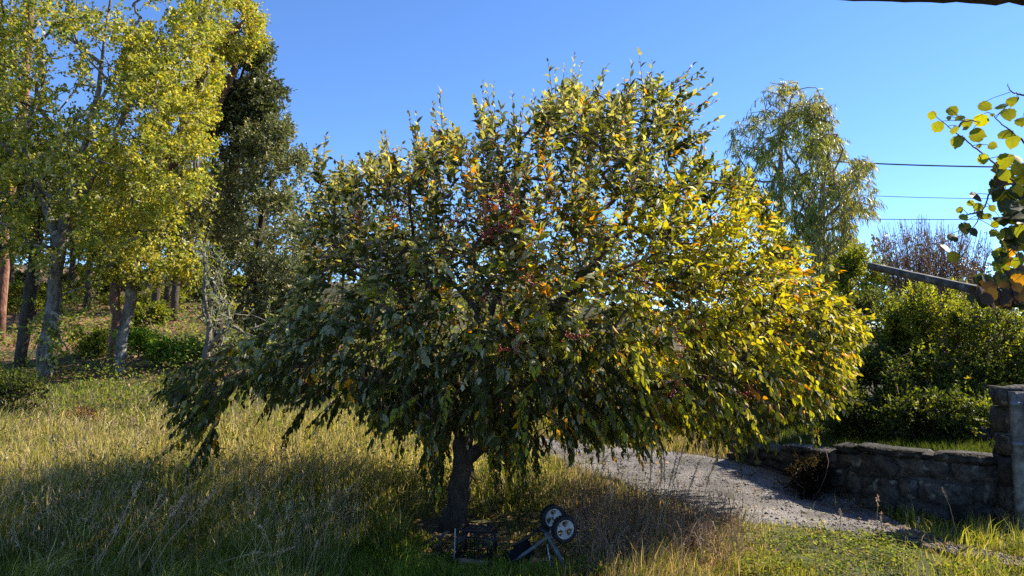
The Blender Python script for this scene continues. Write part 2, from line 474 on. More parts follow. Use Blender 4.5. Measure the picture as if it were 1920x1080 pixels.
o = np_obj('drive_gravel', V.reshape(-1, 3), T, pc, M_GRAVEL, kind='stuff'); tag(o, 'loose grey gravel stones scattered over the drive', 'gravel')

# terrace behind the retaining wall
wallA = [P(1370, 842, 9.2), P(1440, 839, 8.7), P(1540, 840, 8.0), P(1640, 842, 7.45), P(1760, 850, 7.1), P(1872, 858, 6.85)]
wallA = np.array(wallA)
def wall_top(t):
    s = np.linspace(0, 1, len(wallA)); return np.stack([np.interp(t, s, wallA[:, k]) for k in range(3)], -1)
TN, TM = 60, 50
t = np.linspace(0, 1, TN)[:, None, None]
front = wall_top(np.linspace(0, 1, TN))
ext0 = np.array([[-.6, 14, .9]]); 
back_dir = norm(np.array([.72, .69, 0]))
k = (np.linspace(0, 1, TM) ** 2 * 30)
TV = front[:, None] + back_dir[None, None] * (k[None, :, None] + .12)
fan = (np.linspace(-1, 1, TN))[:, None] * k[None] * .45
TV[..., 0] += fan * .6; TV[..., 1] -= fan * .6
TV[..., 2] = TV[:, :1, 2] - .05 + .04 * k[None] + .04 * (fbm(TV[..., 0], TV[..., 1], 2) - .5)
ii, jj = np.meshgrid(np.arange(TN - 1), np.arange(TM - 1), indexing='ij'); q = (ii * TM + jj).ravel()
terr = np_obj('terrace_ground', TV.reshape(-1, 3), np.stack([q, q + TM, q + TM + 1, q + 1], 1), np.zeros((TN * TM, 3)) + np.array([.06, .055, .028]), M_GROUND, smooth=True)
terr['kind'] = 'structure'
def terrace_z(x, y):
    d = (TV[..., 0].ravel()[None] - np.atleast_1d(x)[:, None]) ** 2 + (TV[..., 1].ravel()[None] - np.atleast_1d(y)[:, None]) ** 2
    return TV[..., 2].ravel()[np.argmin(d, 1)]

# ------------------------------------------------------------------ stone walls, gate post
def stone_mesh(seed, jitter=.12):
    r = np.random.default_rng(seed)
    g = np.linspace(-.5, .5, 3)
    idx = {}; V = []; Fq = []
    def vid(p):
        kx = tuple(np.round(p, 3))
        if kx not in idx:
            idx[kx] = len(V); V.append(np.array(p, float))
        return idx[kx]
    for ax in range(3):
        for sgn in (-.5, .5):
            for i in range(2):
                for j in range(2):
                    c = []
                    for (di, dj) in ((0, 0), (1, 0), (1, 1), (0, 1)):
                        p = [0, 0, 0]; p[ax] = sgn; p[(ax + 1) % 3] = g[i + di]; p[(ax + 2) % 3] = g[j + dj]
                        c.append(vid(p))
                    Fq.append(c if sgn > 0 else c[::-1])
    V = np.array(V)
    l = np.linalg.norm(V, axis=1)
    V = V * (1 - .12 * np.clip((l - .5) / .37, 0, 1))[:, None]
    V = V + r.normal(0, jitter * .5, V.shape)
    return V, np.array(Fq)

STONES = []
for s in range(9):
    V, Fq = stone_mesh(s)
    tone = .22 + .28 * np.random.default_rng(s + 50).random()
    STONES.append(np_mesh('stone', V, Fq, np.zeros((len(V), 3)) + tone * np.array([1, .97, .92]), M_STONE))

def place_stone(parent, c, size, ang, k):
    o = bpy.data.objects.new('stone', STONES[k % len(STONES)])
    link(o, parent)
    o.location = Vector([float(x) for x in (np.array(c) - np.array(parent.location))])
    o.rotation_euler = (rng.normal(0, .03), rng.normal(0, .03), ang)
    o.scale = [float(x) for x in size]
    return o

def stone_wall(name, label, tops, base_fn, courses, thick, seed, cap=True):
    r = np.random.default_rng(seed)
    tops = np.array(tops)
    base0 = tops[0].copy(); base0[2] = base_fn(tops[0])
    root = empty(name, base0, label, 'wall')
    seglen = np.linalg.norm(np.diff(tops[:, :2], axis=0), axis=1); S = np.concatenate([[0], np.cumsum(seglen)])
    at = lambda s: np.array([np.interp(s, S, tops[:, k]) for k in range(3)])
    # mortar core, set back a little
    a = Acc(); nS = 24
    ss = np.linspace(0, S[-1], nS); pts = np.array([at(s) for s in ss])
    d = np.gradient(pts[:, :2], axis=0); d = d / np.linalg.norm(d, axis=1)[:, None]
    nrm = np.stack([-d[:, 1], d[:, 0]], 1)                       # towards the bank
    nrm *= np.sign(nrm[:, :1] * .72 + nrm[:, 1:] * .69)
    zb = np.array([base_fn(p) for p in pts]) - .15
    ring = []
    for off, zt in ((.045, 0), (.045, 1), (thick, 1), (thick, 0)):
        q_ = np.zeros((nS, 3)); q_[:, :2] = pts[:, :2] + nrm * off; q_[:, 2] = np.where(zt, pts[:, 2] - .035, zb); ring.append(q_)
    R_ = np.stack(ring, 1); V = R_.reshape(-1, 3); T = []
    for i in range(nS - 1):
        for j in range(4):
            p0, p1 = i * 4 + j, i * 4 + (j + 1) % 4
            T += [[p0, p1, p1 + 4], [p0, p1 + 4, p0 + 4]]
    T += [[0, 2, 1], [0, 3, 2], [4 * nS - 4, 4 * nS - 3, 4 * nS - 2], [4 * nS - 4, 4 * nS - 2, 4 * nS - 1]]
    a.add(V, T); a.obj('mortar_core', M_MORTAR, root)
    k = 0
    for c in range(courses):
        s = -r.random() * .2
        while s < S[-1]:
            L = r.uniform(.14, .5); sm = min(max(s + L / 2, 0), S[-1])
            p = at(sm); d0 = at(min(sm + .1, S[-1])) - at(max(sm - .1, 0)); ang = math.atan2(d0[1], d0[0])
            nn_ = np.array([-d0[1], d0[0], 0]); nn_ = norm(nn_); nn_ *= np.sign(nn_[0] * .72 + nn_[1] * .69)
            zb_ = base_fn(p) - .05; H = (p[2] - zb_ - (.05 if cap else 0)); h = H / courses
            if H > .08:
                cz = zb_ + h * (c + .5) + r.normal(0, .012)
                dep = .2
                cc_ = p + nn_ * (dep / 2 + r.uniform(-.02, .02)); cc_[2] = cz
                place_stone(root, cc_, (L * 1.03, dep, h * r.uniform(.95, 1.1)), ang, int(r.integers(0, 90)))
            s += L
    if cap:
        s = 0
        while s < S[-1] - .05:
            L = min(r.uniform(.25, .7), S[-1] - s); p = at(s + L / 2); d0 = at(min(s + L, S[-1])) - at(s); ang = math.atan2(d0[1], d0[0])
            nn_ = norm(np.array([-d0[1], d0[0], 0])); nn_ *= np.sign(nn_[0] * .72 + nn_[1] * .69)
            cc_ = p + nn_ * .11; cc_[2] = p[2] - .02 + r.normal(0, .018)
            o = place_stone(root, cc_, (L * 1.02, .27, r.uniform(.06, .12)), ang + r.normal(0, .03), int(r.integers(0, 90))); o.name = 'cap_stone'
            s += L
    return root

ret_wall = stone_wall('retaining_wall', 'dark lichen-stained stone retaining wall along the gravel drive', wallA, lambda p: float(terrain(p[0], p[1])), 3, .4, 3)
upA = np.array([P(1690, 800, 8.35), P(1780, 795, 8.0), P(1880, 800, 7.65)])
up_wall = stone_wall('garden_wall', 'low dark stone wall under the bushes, next to the gate post', upA, lambda p: float(terrace_z(p[0], p[1])[0]) - .05, 2, .3, 8, cap=False)

# gate post: stacked granite blocks with a rendered face
pc0 = P(1893, 728, 6.55); pzt = pc0[2]; pb = on_ground(pc0, -.12)
post = empty('gate_post', pb, 'square granite gate post with grey rendered face at the end of the wall', 'post')
ang = math.radians(-4); R_ = rotz(ang)                        # left face turned to the drive, right face to the camera
cx = R_ @ np.array([.16, .17, 0]) + pc0
z = pb[2]; r = np.random.default_rng(4)
hs = [.3, .22, .26, .2, .24, .21, .3]; i = 0
while z < pzt - .02:
    h = min(hs[i % len(hs)], pzt - z)
    if pzt - z - h < .08: h = pzt - z
    c = cx.copy(); c[2] = z + h / 2
    o = place_stone(post, c, (.335 + r.normal(0, .008), .335 + r.normal(0, .008), h * 1.08), ang + r.normal(0, .02), int(r.integers(0, 90)))
    z += h; i += 1
a = Acc()
H = pzt - pb[2] - .03
fc = R_ @ np.array([.17, -.005, 0]) + pc0
gxn = 9; gzn = 16
uu, ww = np.meshgrid(np.linspace(-.17, .17, gxn), np.linspace(0, H, gzn), indexing='ij')
off = -.02 - .012 * fbm(uu * 8, ww * 8, 1.2) - .012 * rng.random(uu.shape)
loc = np.stack([uu, off, ww], -1).reshape(-1, 3) @ R_.T + np.array([fc[0], fc[1], pb[2]])
loc2 = np.stack([uu, np.full_like(uu, .03), ww], -1).reshape(-1, 3) @ R_.T + np.array([fc[0], fc[1], pb[2]])
ii, jj = np.meshgrid(np.arange(gxn - 1), np.arange(gzn - 1), indexing='ij'); q = (ii * gzn + jj).ravel()
Tq = np.concatenate([np.stack([q, q + gzn, q + gzn + 1], 1), np.stack([q, q + gzn + 1, q + 1], 1)])
a.add(loc, Tq); a.add(loc2, Tq[:, ::-1])
rim = [i * gzn for i in range(gxn)] + [(gxn - 1) * gzn + j for j in range(1, gzn)] + [i * gzn + gzn - 1 for i in range(gxn - 2, -1, -1)] + [j for j in range(gzn - 2, 0, -1)]
nv = gxn * gzn; Tr = []
for i in range(len(rim)):
    x, y = rim[i], rim[(i + 1) % len(rim)]; Tr += [[x, nv + x, nv + y], [x, nv + y, y]]
a.t.append(np.array(Tr)); 
a.obj('rendered_face', M_CONC, post)
a = Acc(); gp = P(1921, 736, 6.45); 
box(a, [gp[0] + .03, gp[1], gp[2] - .28], (.045, .045, .62)); box(a, [gp[0] - .03, gp[1] + .05, gp[2] - .1], (.12, .03, .03)); box(a, [gp[0] - .03, gp[1] + .05, gp[2] - .45], (.12, .03, .03))
a.obj('hinge_bar', plain_mat('blue_grey_steel', (.16, .19, .24), .7, .2), post)
# ------------------------------------------------------------------ tree tools
def grow(root_lines, attr, bf=.35):
    """root_lines: list of (start_node_index or -1, points); attractors are joined to the nearest branch, weighing the way back to the root"""
    nodes = []; par = []
    for st, pts in root_lines:
        p = st
        for x in pts:
            nodes.append(np.array(x, float)); par.append(p); p = len(nodes) - 1
    n0 = len(nodes)
    X = np.concatenate([np.array(nodes), attr]); n = len(X)
    par = par + [-1] * len(attr)
    pl = np.zeros(n)
    for i in range(1, n0):
        pl[i] = pl[par[i]] + np.linalg.norm(X[i] - X[par[i]])
    best = np.full(n, 1e9); bp_ = np.zeros(n, int); todo = np.zeros(n, bool); todo[n0:] = True
    def relax(k):
        d = np.linalg.norm(X - X[k], axis=1); c = d + bf * (pl[k] + d)
        mk = todo & (c < best); best[mk] = c[mk]; bp_[mk] = k
    skip = min(2, n0 - 1)
    for i in range(skip, n0): relax(i)
    for _ in range(len(attr)):
        k = int(np.argmin(np.where(todo, best, 1e12)))
        todo[k] = False; par[k] = int(bp_[k]); pl[k] = pl[par[k]] + np.linalg.norm(X[k] - X[par[k]])
        relax(k)
    return X, np.array(par), n0

def wood(X, par, r_tip, r_base, split=None, sides=(10, 5, 3), wob=.06, sub=3):
    """tapered tubes along the chains of a skeleton; returns (trunk Acc, branch Acc, radii)"""
    n = len(X); cnt = np.ones(n)
    kids = [[] for _ in range(n)]
    for i in range(n):
        if par[i] >= 0: kids[par[i]].append(i)
    order = []; st = [i for i in range(n) if par[i] < 0]
    while st:
        k = st.pop(); order.append(k); st += kids[k]
    for k in reversed(order):
        if par[k] >= 0: cnt[par[k]] += cnt[k]
    p = math.log(r_base / r_tip) / math.log(max(cnt.max(), 2))
    rad = r_tip * cnt ** p
    trunk, br = Acc(), Acc()
    starts = [(i, None) for i in range(n) if par[i] < 0]
    while starts:
        k, frm = starts.pop()
        ch = [] if frm is None else [frm]
        while True:
            ch.append(k)
            if not kids[k]: break
            ks = sorted(kids[k], key=lambda c: -cnt[c])
            for c in ks[1:]: starts.append((c, k))
            k = ks[0]
        if len(ch) < 2: continue
        pts = X[ch]; rr = rad[ch].copy()
        if frm is not None: rr[0] = min(rr[0], rr[1] * 1.25)
        m = len(pts); ts = np.linspace(0, m - 1, (m - 1) * sub + 1)
        i = np.clip(ts.astype(int), 0, m - 2); f = (ts - i)[:, None]
        g = np.gradient(pts, axis=0)
        h00 = 2 * f ** 3 - 3 * f ** 2 + 1; h10 = f ** 3 - 2 * f ** 2 + f; h01 = -2 * f ** 3 + 3 * f ** 2; h11 = f ** 3 - f ** 2
        C = h00 * pts[i] + h10 * g[i] * .8 + h01 * pts[i + 1] + h11 * g[i + 1] * .8
        R = np.interp(ts, np.arange(m), rr)
        seg = np.linalg.norm(np.diff(C, axis=0), axis=1).mean()
        C[1:-1] += rng.normal(0, wob, (len(C) - 2, 3)) * min(seg, .4)
        big = R.max()
        s = sides[0] if big > .045 else sides[1] if big > .014 else sides[2]
        R = R * (1 + rng.normal(0, .05, len(R)))
        tube(trunk if (split is None or big > split) else br, C, R, s)
    return trunk, br, rad

def shoots(acc, twigs, b, o, L, K, leafL, leafW, colfn, tmpl, droop=.15, ang=.9, hang=0.0, r_tw=.003, flat=.6, jit=.25, nup=.5, size_tip=.6, rec=None):
    """leafy shoots; every array is per shoot"""
    n = len(b); o = norm(o)
    L = np.broadcast_to(L, (n,)); droop = np.broadcast_to(droop, (n,)); hang = np.broadcast_to(hang, (n,))
    s = np.linspace(0, 1, K + 1)[1:]
    s = s[None] + rng.normal(0, .25 / K, (n, K)); s = np.clip(s, .05, 1)
    pos = b[:, None] + (o * L[:, None])[:, None] * s[..., None]
    pos[..., 2] -= (droop * L)[:, None] * s ** 2
    tan = np.repeat(o[:, None], K, 1).copy(); tan[..., 2] -= 2 * droop[:, None] * s; tan = norm(tan)
    ref = norm(np.cross(o, norm(np.array([.2, .1, 1.]) + rng.normal(0, .4, (n, 3)))))[:, None]
    up = np.cross(ref, tan)
    phi = np.arange(K)[None] * math.pi + rng.normal(0, 1 - flat, (n, K)) * 1.6
    side = norm(np.cos(phi)[..., None] * ref + np.sin(phi)[..., None] * up)
    a_ = ang * (1 - .45 * s[..., None] ** 2)
    d = tan * np.cos(a_) + side * np.sin(a_) + rng.normal(0, jit, (n, K, 3))
    d[..., 2] -= hang[:, None] * 1.2
    d = norm(d)
    nor = np.array([0, 0, 1.]) * nup + side * -.15 + tan * .3 + rng.normal(0, .45, (n, K, 3))
    hg = np.clip(hang, 0, 1)[:, None, None]
    nor = nor * (1 - hg) + (norm(side + rng.normal(0, .5, (n, K, 3)))) * hg
    l = leafL * (1 - (1 - size_tip) * s ** 3) * rng.uniform(.7, 1.2, (n, K))
    c = colfn(pos, s, n, K)
    P_, D_, N2, L_, W_, C_ = pos.reshape(-1, 3), d.reshape(-1, 3), nor.reshape(-1, 3), l.ravel(), (l * leafW / leafL).ravel(), c.reshape(-1, 3)
    if rec is not None:
        rec.append((P_, D_, N2, L_, W_, C_))
    else:
        leaves(acc, P_, D_, N2, L_, W_, C_, tmpl)
    if twigs is not None:
        ss = np.array([0, .35, .7, 1.0])
        q_ = b[:, None] + (o * L[:, None])[:, None] * ss[None, :, None]
        q_[..., 2] -= (droop * L)[:, None] * ss[None] ** 2
        e1 = ref[:, 0]; e2 = np.cross(o, e1); th = np.arange(3) * 2 * math.pi / 3
        rr = r_tw * np.array([1.2, 1, .8, .4])
        V = q_[:, :, None] + rr[None, :, None, None] * (np.cos(th)[None, None, :, None] * e1[:, None, None] + np.sin(th)[None, None, :, None] * e2[:, None, None])
        t_ = []
        for i in range(3):
            for j in range(3):
                p0, p1 = i * 3 + j, i * 3 + (j + 1) % 3
                t_ += [[p0, p1, p1 + 3], [p0, p1 + 3, p0 + 3]]
        T = (np.array(t_)[None] + (np.arange(n) * 12)[:, None, None]).reshape(-1, 3)
        twigs.add(V.reshape(-1, 3), T)

def pick(cols, w, shape):
    cols = np.array(cols, float); w = np.array(w, float); w = w / w.sum()
    return cols[rng.choice(len(cols), size=shape, p=w)]

def vary(c, amt=.2):
    return np.clip(c * rng.lognormal(0, amt, c.shape[:-1] + (1,)), .003, .9)

NARROW_L = (NARROW[0] * np.array([1, 1, 1.3]) + 0, NARROW[1])
# ------------------------------------------------------------------ the broad tree in the middle
CROWN = [(285, 735), (330, 695), (380, 665), (430, 640), (480, 620), (530, 585), (565, 530), (565, 430), (575, 375), (600, 340), (640, 318), (690, 300), (715, 285), (750, 300), (765, 280),
         (785, 270), (815, 250), (845, 240), (870, 260), (900, 220), (940, 215), (975, 230), (1000, 240), (1010, 190), (1045, 160), (1080, 150), (1105, 170), (1130, 190), (1160, 180), (1200, 150),
         (1235, 150), (1270, 170), (1290, 195), (1310, 225), (1300, 265), (1330, 300), (1380, 310), (1405, 345), (1440, 385), (1470, 430), (1500, 455), (1540, 490), (1570, 540), (1610, 580), (1620, 620),
         (1600, 660), (1605, 700), (1580, 725), (1560, 760), (1520, 785), (1480, 765), (1450, 795), (1390, 815), (1340, 810), (1290, 790), (1230, 815), (1190, 825), (1150, 805), (1110, 815), (1060, 812),
         (1030, 825), (990, 845), (955, 850), (925, 830), (900, 800), (860, 790), (835, 815), (815, 860), (800, 830), (785, 795), (745, 800), (705, 780), (660, 745), (630, 730), (590, 735), (550, 745), (510, 730),
         (470, 710), (430, 720), (405, 760), (390, 810), (360, 830), (345, 790), (330, 755)]
DT = 6.85
def depth_half(u, v):
    q_ = np.clip(np.hypot((u - 950) / 700, (v - 600) / 500), 0, .98)
    return 2.05 * np.sqrt(1 - q_ ** 2) * (1 - .35 * sstep(760, 900, v))

def sample_crown(n, shell=.55):
    outp = []
    while len(outp) < n:
        u = rng.uniform(280, 1630, 4000); v = rng.uniform(140, 910, 4000)
        m_ = inpoly(u, v, CROWN) & (rng.random(4000) < np.clip((fbm(u / 48, v / 48, 1) - .33) * 5, .22, 1) * (.6 + .4 * sstep(400, 560, u)) * (.85 + .15 * sstep(380, 620, v))); u, v = u[m_], v[m_]
        t_ = rng.uniform(-1, 1, len(u)); t_ = np.sign(t_) * np.abs(t_) ** shell
        h = depth_half(u, v)
        D = DT + t_ * h
        # the outline is that of the crown's middle: farther and nearer layers are drawn in a little
        sh = 1.03 - .08 * np.abs(t_)
        p = P(950 + (u - 950) * sh, 620 + (v - 620) * sh, D)
        outp += list(p)
    return np.array(outp[:n])

tb = on_ground(P(852, 1000, 6.8), -.04)
tree = empty('silverberry_tree', tb, 'broad low silver-green tree with yellowing leaves and red berries in the middle', 'tree')
main_tr = [tb, P(856, 960, 6.8), P(862, 915, 6.8), P(868, 868, 6.8), P(868, 820, 6.82), P(878, 740, 6.85), P(905, 650, 6.9), P(930, 560, 6.9), P(960, 470, 6.9)]
lines = [(-1, main_tr),
         (3, [P(893, 846, 6.75), P(935, 815, 6.7), P(1010, 770, 6.65), P(1120, 730, 6.6), P(1260, 722, 6.6), P(1400, 735, 6.7)]),
         (4, [P(835, 780, 6.7), P(770, 730, 6.6), P(690, 690, 6.5), P(590, 680, 6.5), P(480, 700, 6.5), P(400, 730, 6.5), P(370, 790, 6.45), P(355, 860, 6.4)]),
         (5, [P(960, 660, 6.4), P(1060, 560, 6.2), P(1150, 450, 6.2), P(1210, 330, 6.3)]),
         (5, [P(800, 660, 7.2), P(720, 570, 7.4), P(680, 460, 7.5)]),
         (6, [P(990, 600, 7.5), P(1120, 520, 7.9), P(1250, 470, 8.1)]),
         (5, [P(820, 690, 6.2), P(770, 600, 5.9), P(740, 500, 5.8)])]
attr = sample_crown(1500, .75)
X, par, n0 = grow(lines, attr, .25)
tr, br, rad = wood(X, par, .0035, .105, split=.03, wob=.05)
# flared foot of the trunk
th = np.linspace(0, 2 * math.pi, 12, endpoint=False)
for kx in range(5):
    a_ = kx * 1.3 + .4
    tube(tr, [tb + np.array([math.cos(a_) * .2, math.sin(a_) * .2, -.05]), tb + np.array([math.cos(a_) * .11, math.sin(a_) * .11, .04]), tb + np.array([math.cos(a_) * .05, math.sin(a_) * .05, .22])], [.03, .055, .05], 6)
# bark loops and old vine stems on the trunk
tube(tr, np.array([P(845 + 42 * t_, 893 - 12 * math.sin(t_ * 3.1) + 4 * t_, 6.72 - .06 * math.sin(t_ * 3.1)) for t_ in np.linspace(-.1, 1.1, 8)]), .006, 5)

def leafcol(pos, s, n, K):
    u, v = proj(pos)
    shade = rng.random((n, 1)); r1 = rng.random((n, K))
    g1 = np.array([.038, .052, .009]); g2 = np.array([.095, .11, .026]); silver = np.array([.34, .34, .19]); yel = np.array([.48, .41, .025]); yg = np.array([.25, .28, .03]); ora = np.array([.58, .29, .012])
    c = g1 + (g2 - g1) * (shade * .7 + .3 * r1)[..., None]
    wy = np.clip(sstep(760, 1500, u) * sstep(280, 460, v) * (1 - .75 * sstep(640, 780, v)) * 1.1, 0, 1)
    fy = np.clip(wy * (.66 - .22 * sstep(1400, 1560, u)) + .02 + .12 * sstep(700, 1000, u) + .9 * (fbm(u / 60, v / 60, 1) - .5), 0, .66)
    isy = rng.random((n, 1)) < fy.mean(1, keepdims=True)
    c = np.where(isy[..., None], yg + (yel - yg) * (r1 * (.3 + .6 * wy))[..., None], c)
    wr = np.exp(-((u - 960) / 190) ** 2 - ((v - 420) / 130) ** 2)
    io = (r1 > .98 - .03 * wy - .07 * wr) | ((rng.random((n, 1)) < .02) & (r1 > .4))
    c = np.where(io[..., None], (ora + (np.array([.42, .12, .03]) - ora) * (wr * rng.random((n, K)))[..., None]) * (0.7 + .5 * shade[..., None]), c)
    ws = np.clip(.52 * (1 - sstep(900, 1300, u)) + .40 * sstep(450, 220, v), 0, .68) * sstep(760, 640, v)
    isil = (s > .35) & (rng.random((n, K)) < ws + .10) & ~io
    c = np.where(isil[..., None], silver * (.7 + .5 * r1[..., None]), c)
    return vary(c, .18)

rec = []
tw = Acc()
low = sample_crown(5200, .8); lu_, lv_ = proj(low); low = low[(lv_ > 580) & (lv_ < 830) & (lu_ > 470) & (low[:, 1] < DT + .6)][:750]
tips = np.concatenate([attr, sample_crown(2350, .55), low])
u, v = proj(tips)
cen = P(950, 640, DT)
outw = norm((tips - cen) * np.array([1, 1, .8]))
hgt = sstep(800, 330, v)                       # 0 low, 1 high
o = outw * .8 + np.stack([np.zeros(len(u)), np.zeros(len(u)), -.35 + 1.35 * hgt], 1) + rng.normal(0, .35, (len(u), 3))
Ls = rng.uniform(.20, .42, len(u))
o = norm(o)
start = tips - o * (Ls * .35)[:, None]
inside = inpoly(*proj(tips + o * (Ls * .55)[:, None]), CROWN)
Ls = np.where(inside, Ls, Ls * .6)
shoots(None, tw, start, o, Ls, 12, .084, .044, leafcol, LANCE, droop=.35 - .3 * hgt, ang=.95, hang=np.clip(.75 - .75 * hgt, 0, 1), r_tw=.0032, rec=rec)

# single long shoots that make the outline
spk = [(825, 163, 832, 300), (903, 148, 915, 290), (925, 152, 930, 270), (960, 168, 968, 290), (1078, 92, 1062, 250), (1142, 113, 1085, 240), (1040, 128, 1045, 250), (1225, 108, 1205, 250), (1240, 130, 1215, 260), (1303, 118, 1215, 200),
       (1340, 150, 1230, 225), (1350, 182, 1240, 260), (1352, 215, 1250, 285), (1322, 252, 1316, 345), (1170, 140, 1175, 260), (1340, 240, 1250, 300), (765, 205, 790, 330), (720, 240, 745, 345), (700, 282, 690, 370),
       (592, 268, 602, 350), (640, 300, 640, 380), (1000, 165, 1010, 300), (860, 250, 850, 350), (1385, 300, 1360, 380), (1412, 335, 1380, 410), (1610, 548, 1500, 600), (1640, 600, 1520, 640), (1625, 755, 1520, 725),
       (1605, 690, 1500, 690), (1560, 520, 1490, 570), (660, 300, 665, 380), (790, 250, 800, 340), (1290, 320, 1290, 400), (1345, 300, 1330, 390), (1470, 430, 1440, 500), (1120, 170, 1110, 290)]
dn = [(280, 742, 400, 705), (300, 800, 400, 760), (288, 858, 395, 815), (310, 820, 400, 780), (345, 912, 392, 845), (375, 895, 400, 830), (330, 700, 440, 680), (528, 838, 585, 775), (578, 820, 640, 770),
      (688, 840, 735, 790), (742, 858, 760, 800), (805, 955, 815, 850), (830, 930, 830, 840), (795, 920, 800, 840), (940, 935, 935, 850), (975, 925, 970, 850), (1010, 905, 1005, 840), (1210, 885, 1180, 840), (1150, 860, 1140, 800),
      (1240, 870, 1230, 810), (1390, 880, 1390, 810), (1420, 870, 1410, 800), (1345, 860, 1340, 800), (1530, 835, 1500, 780), (1500, 830, 1480, 770), (1070, 870, 1070, 810), (820, 890, 840, 820), (812, 965, 822, 870), (800, 940, 808, 850), (825, 905, 835, 850), (955, 930, 945, 870), (930, 925, 925, 865), (985, 915, 985, 860), (450, 770, 480, 720),
      (960, 905, 960, 830), (1110, 870, 1110, 810), (1290, 840, 1290, 780), (1455, 850, 1450, 790), (632, 785, 670, 735), (480, 790, 530, 745)]
for lst, low in ((spk, 0), (dn, 1)):
    A_ = np.array(lst, float); n = len(A_)
    if low: A_[:, 3] -= 32
    D = DT + rng.uniform(-.9, .6, n) * np.clip(depth_half(A_[:, 2], A_[:, 3]) / 2, .2, 1)
    tip = P(A_[:, 0], A_[:, 1], D + rng.normal(0, .08, n)); bs = P(A_[:, 2], A_[:, 3], D)
    for rep in range(4 if not low else 3):
        dvec = (tip - bs) * (rng.uniform(.55, .95, (n, 1)) if rep else 1) + (rng.normal(0, .09 if not low else .05, tip.shape) if rep else 0)
        Ln = np.linalg.norm(dvec, axis=1)
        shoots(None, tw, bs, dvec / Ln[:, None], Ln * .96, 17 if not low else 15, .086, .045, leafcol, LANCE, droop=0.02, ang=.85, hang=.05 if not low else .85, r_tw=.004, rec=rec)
    # tie each one back to the skeleton
    for i in range(n):
        kx = int(np.argmin(np.linalg.norm(X[n0:] - bs[i], axis=1))) + n0
        mid = (X[kx] + bs[i]) / 2 + np.array([0, 0, .02]); tube(tw, [X[kx], mid, bs[i]], [.006, .005, .004], 4)

LP, LD, LN, LL, LW, LC = [np.concatenate([r_[k] for r_ in rec]) for k in range(6)]
# the 300 leaves that show largest become leaves of their own
lu, lv = proj(LP)
dist = np.linalg.norm(LP - np.array([0, 0, CAM_Z]), axis=1)
facing = np.abs(np.sum(norm(LN) * norm(LP - np.array([0, 0, CAM_Z])), 1))
score = LL / dist * (.35 + facing)
score[(lv > 1060) | (lu < 0)] = 0
big = np.argsort(-score)[:300]; rest = np.ones(len(LP), bool); rest[big] = False
acc = Acc()
ri = np.where(rest)[0]; LL *= rng.uniform(.75, 1.25, len(LL)); kind_ = rng.integers(0, 3, len(ri)); kind_[LP[ri][:, 1] > DT + .2] = 3; kind_[rng.random(len(ri)) < .25] = 3
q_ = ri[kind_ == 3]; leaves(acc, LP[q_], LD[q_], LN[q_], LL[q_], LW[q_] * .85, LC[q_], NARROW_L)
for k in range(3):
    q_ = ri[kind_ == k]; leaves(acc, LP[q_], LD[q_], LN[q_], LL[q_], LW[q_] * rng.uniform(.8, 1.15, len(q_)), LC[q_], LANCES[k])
tr.obj('trunk', M_BARK, tree, smooth=True)
br.obj('limbs', M_TWIG, tree, smooth=True, kind='stuff')
tw.obj('twigs', M_TWIG, tree, kind='stuff')
acc.obj('crown', M_LEAF, tree, kind='stuff')
pal = [LC[big[k]] for k in range(0, 300, 25)]
lm = [np_mesh('leaf', LANCES[k_ % 3][0] * np.array([1, .52, 1]), LANCE[1], np.zeros((8, 3)) + c, M_LEAF) for k_, c in enumerate(pal)]
d_, n_, s_ = leaf_frames(LD[big], LN[big])
for i, kx in enumerate(big):
    c = LC[kx]; k = int(np.argmin([np.abs(c - p_).sum() for p_ in pal]))
    ob = bpy.data.objects.new('leaf', lm[k]); link(ob, tree)
    M4 = Matrix.Identity(4); L_ = float(LL[kx])
    for r_ in range(3):
        M4[r_][0] = d_[i][r_] * L_; M4[r_][1] = s_[i][r_] * L_; M4[r_][2] = n_[i][r_] * L_
        M4[r_][3] = LP[kx][r_] - tb[r_]
    ob.matrix_basis = M4

# bunches of red berries
ICO = (OCT[0] * np.array([1, 1, 1 / .7]), OCT[1])
ph = (1 + 5 ** .5) / 2
icv = norm(np.array([[-1, ph, 0], [1, ph, 0], [-1, -ph, 0], [1, -ph, 0], [0, -1, ph], [0, 1, ph], [0, -1, -ph], [0, 1, -ph], [ph, 0, -1], [ph, 0, 1], [-ph, 0, -1], [-ph, 0, 1]]))
ict = np.array([[0, 11, 5], [0, 5, 1], [0, 1, 7], [0, 7, 10], [0, 10, 11], [1, 5, 9], [5, 11, 4], [11, 10, 2], [10, 7, 6], [7, 1, 8], [3, 9, 4], [3, 4, 2], [3, 2, 6], [3, 6, 8], [3, 8, 9], [4, 9, 5], [2, 4, 11], [6, 2, 10], [8, 6, 7], [9, 8, 1]])
bunch = [(930, 372, 5.9, 46), (962, 395, 5.9, 46), (905, 400, 5.85, 38), (940, 425, 5.8, 38), (912, 440, 5.8, 30), (975, 440, 5.8, 30), (850, 415, 5.7, 20), (670, 405, 6.4, 22), (740, 410, 6.3, 15), (975, 635, 5.05, 25), (1085, 630, 5.0, 30), (1275, 658, 5.2, 22),
         (1268, 722, 5.3, 22), (1395, 738, 5.6, 25), (1100, 410, 6.0, 18), (1160, 285, 6.2, 16), (910, 555, 5.1, 15), (985, 525, 5.1, 18), (1210, 530, 5.3, 18), (945, 655, 5.0, 18), (1320, 610, 5.4, 15), (1040, 470, 5.6, 16)]
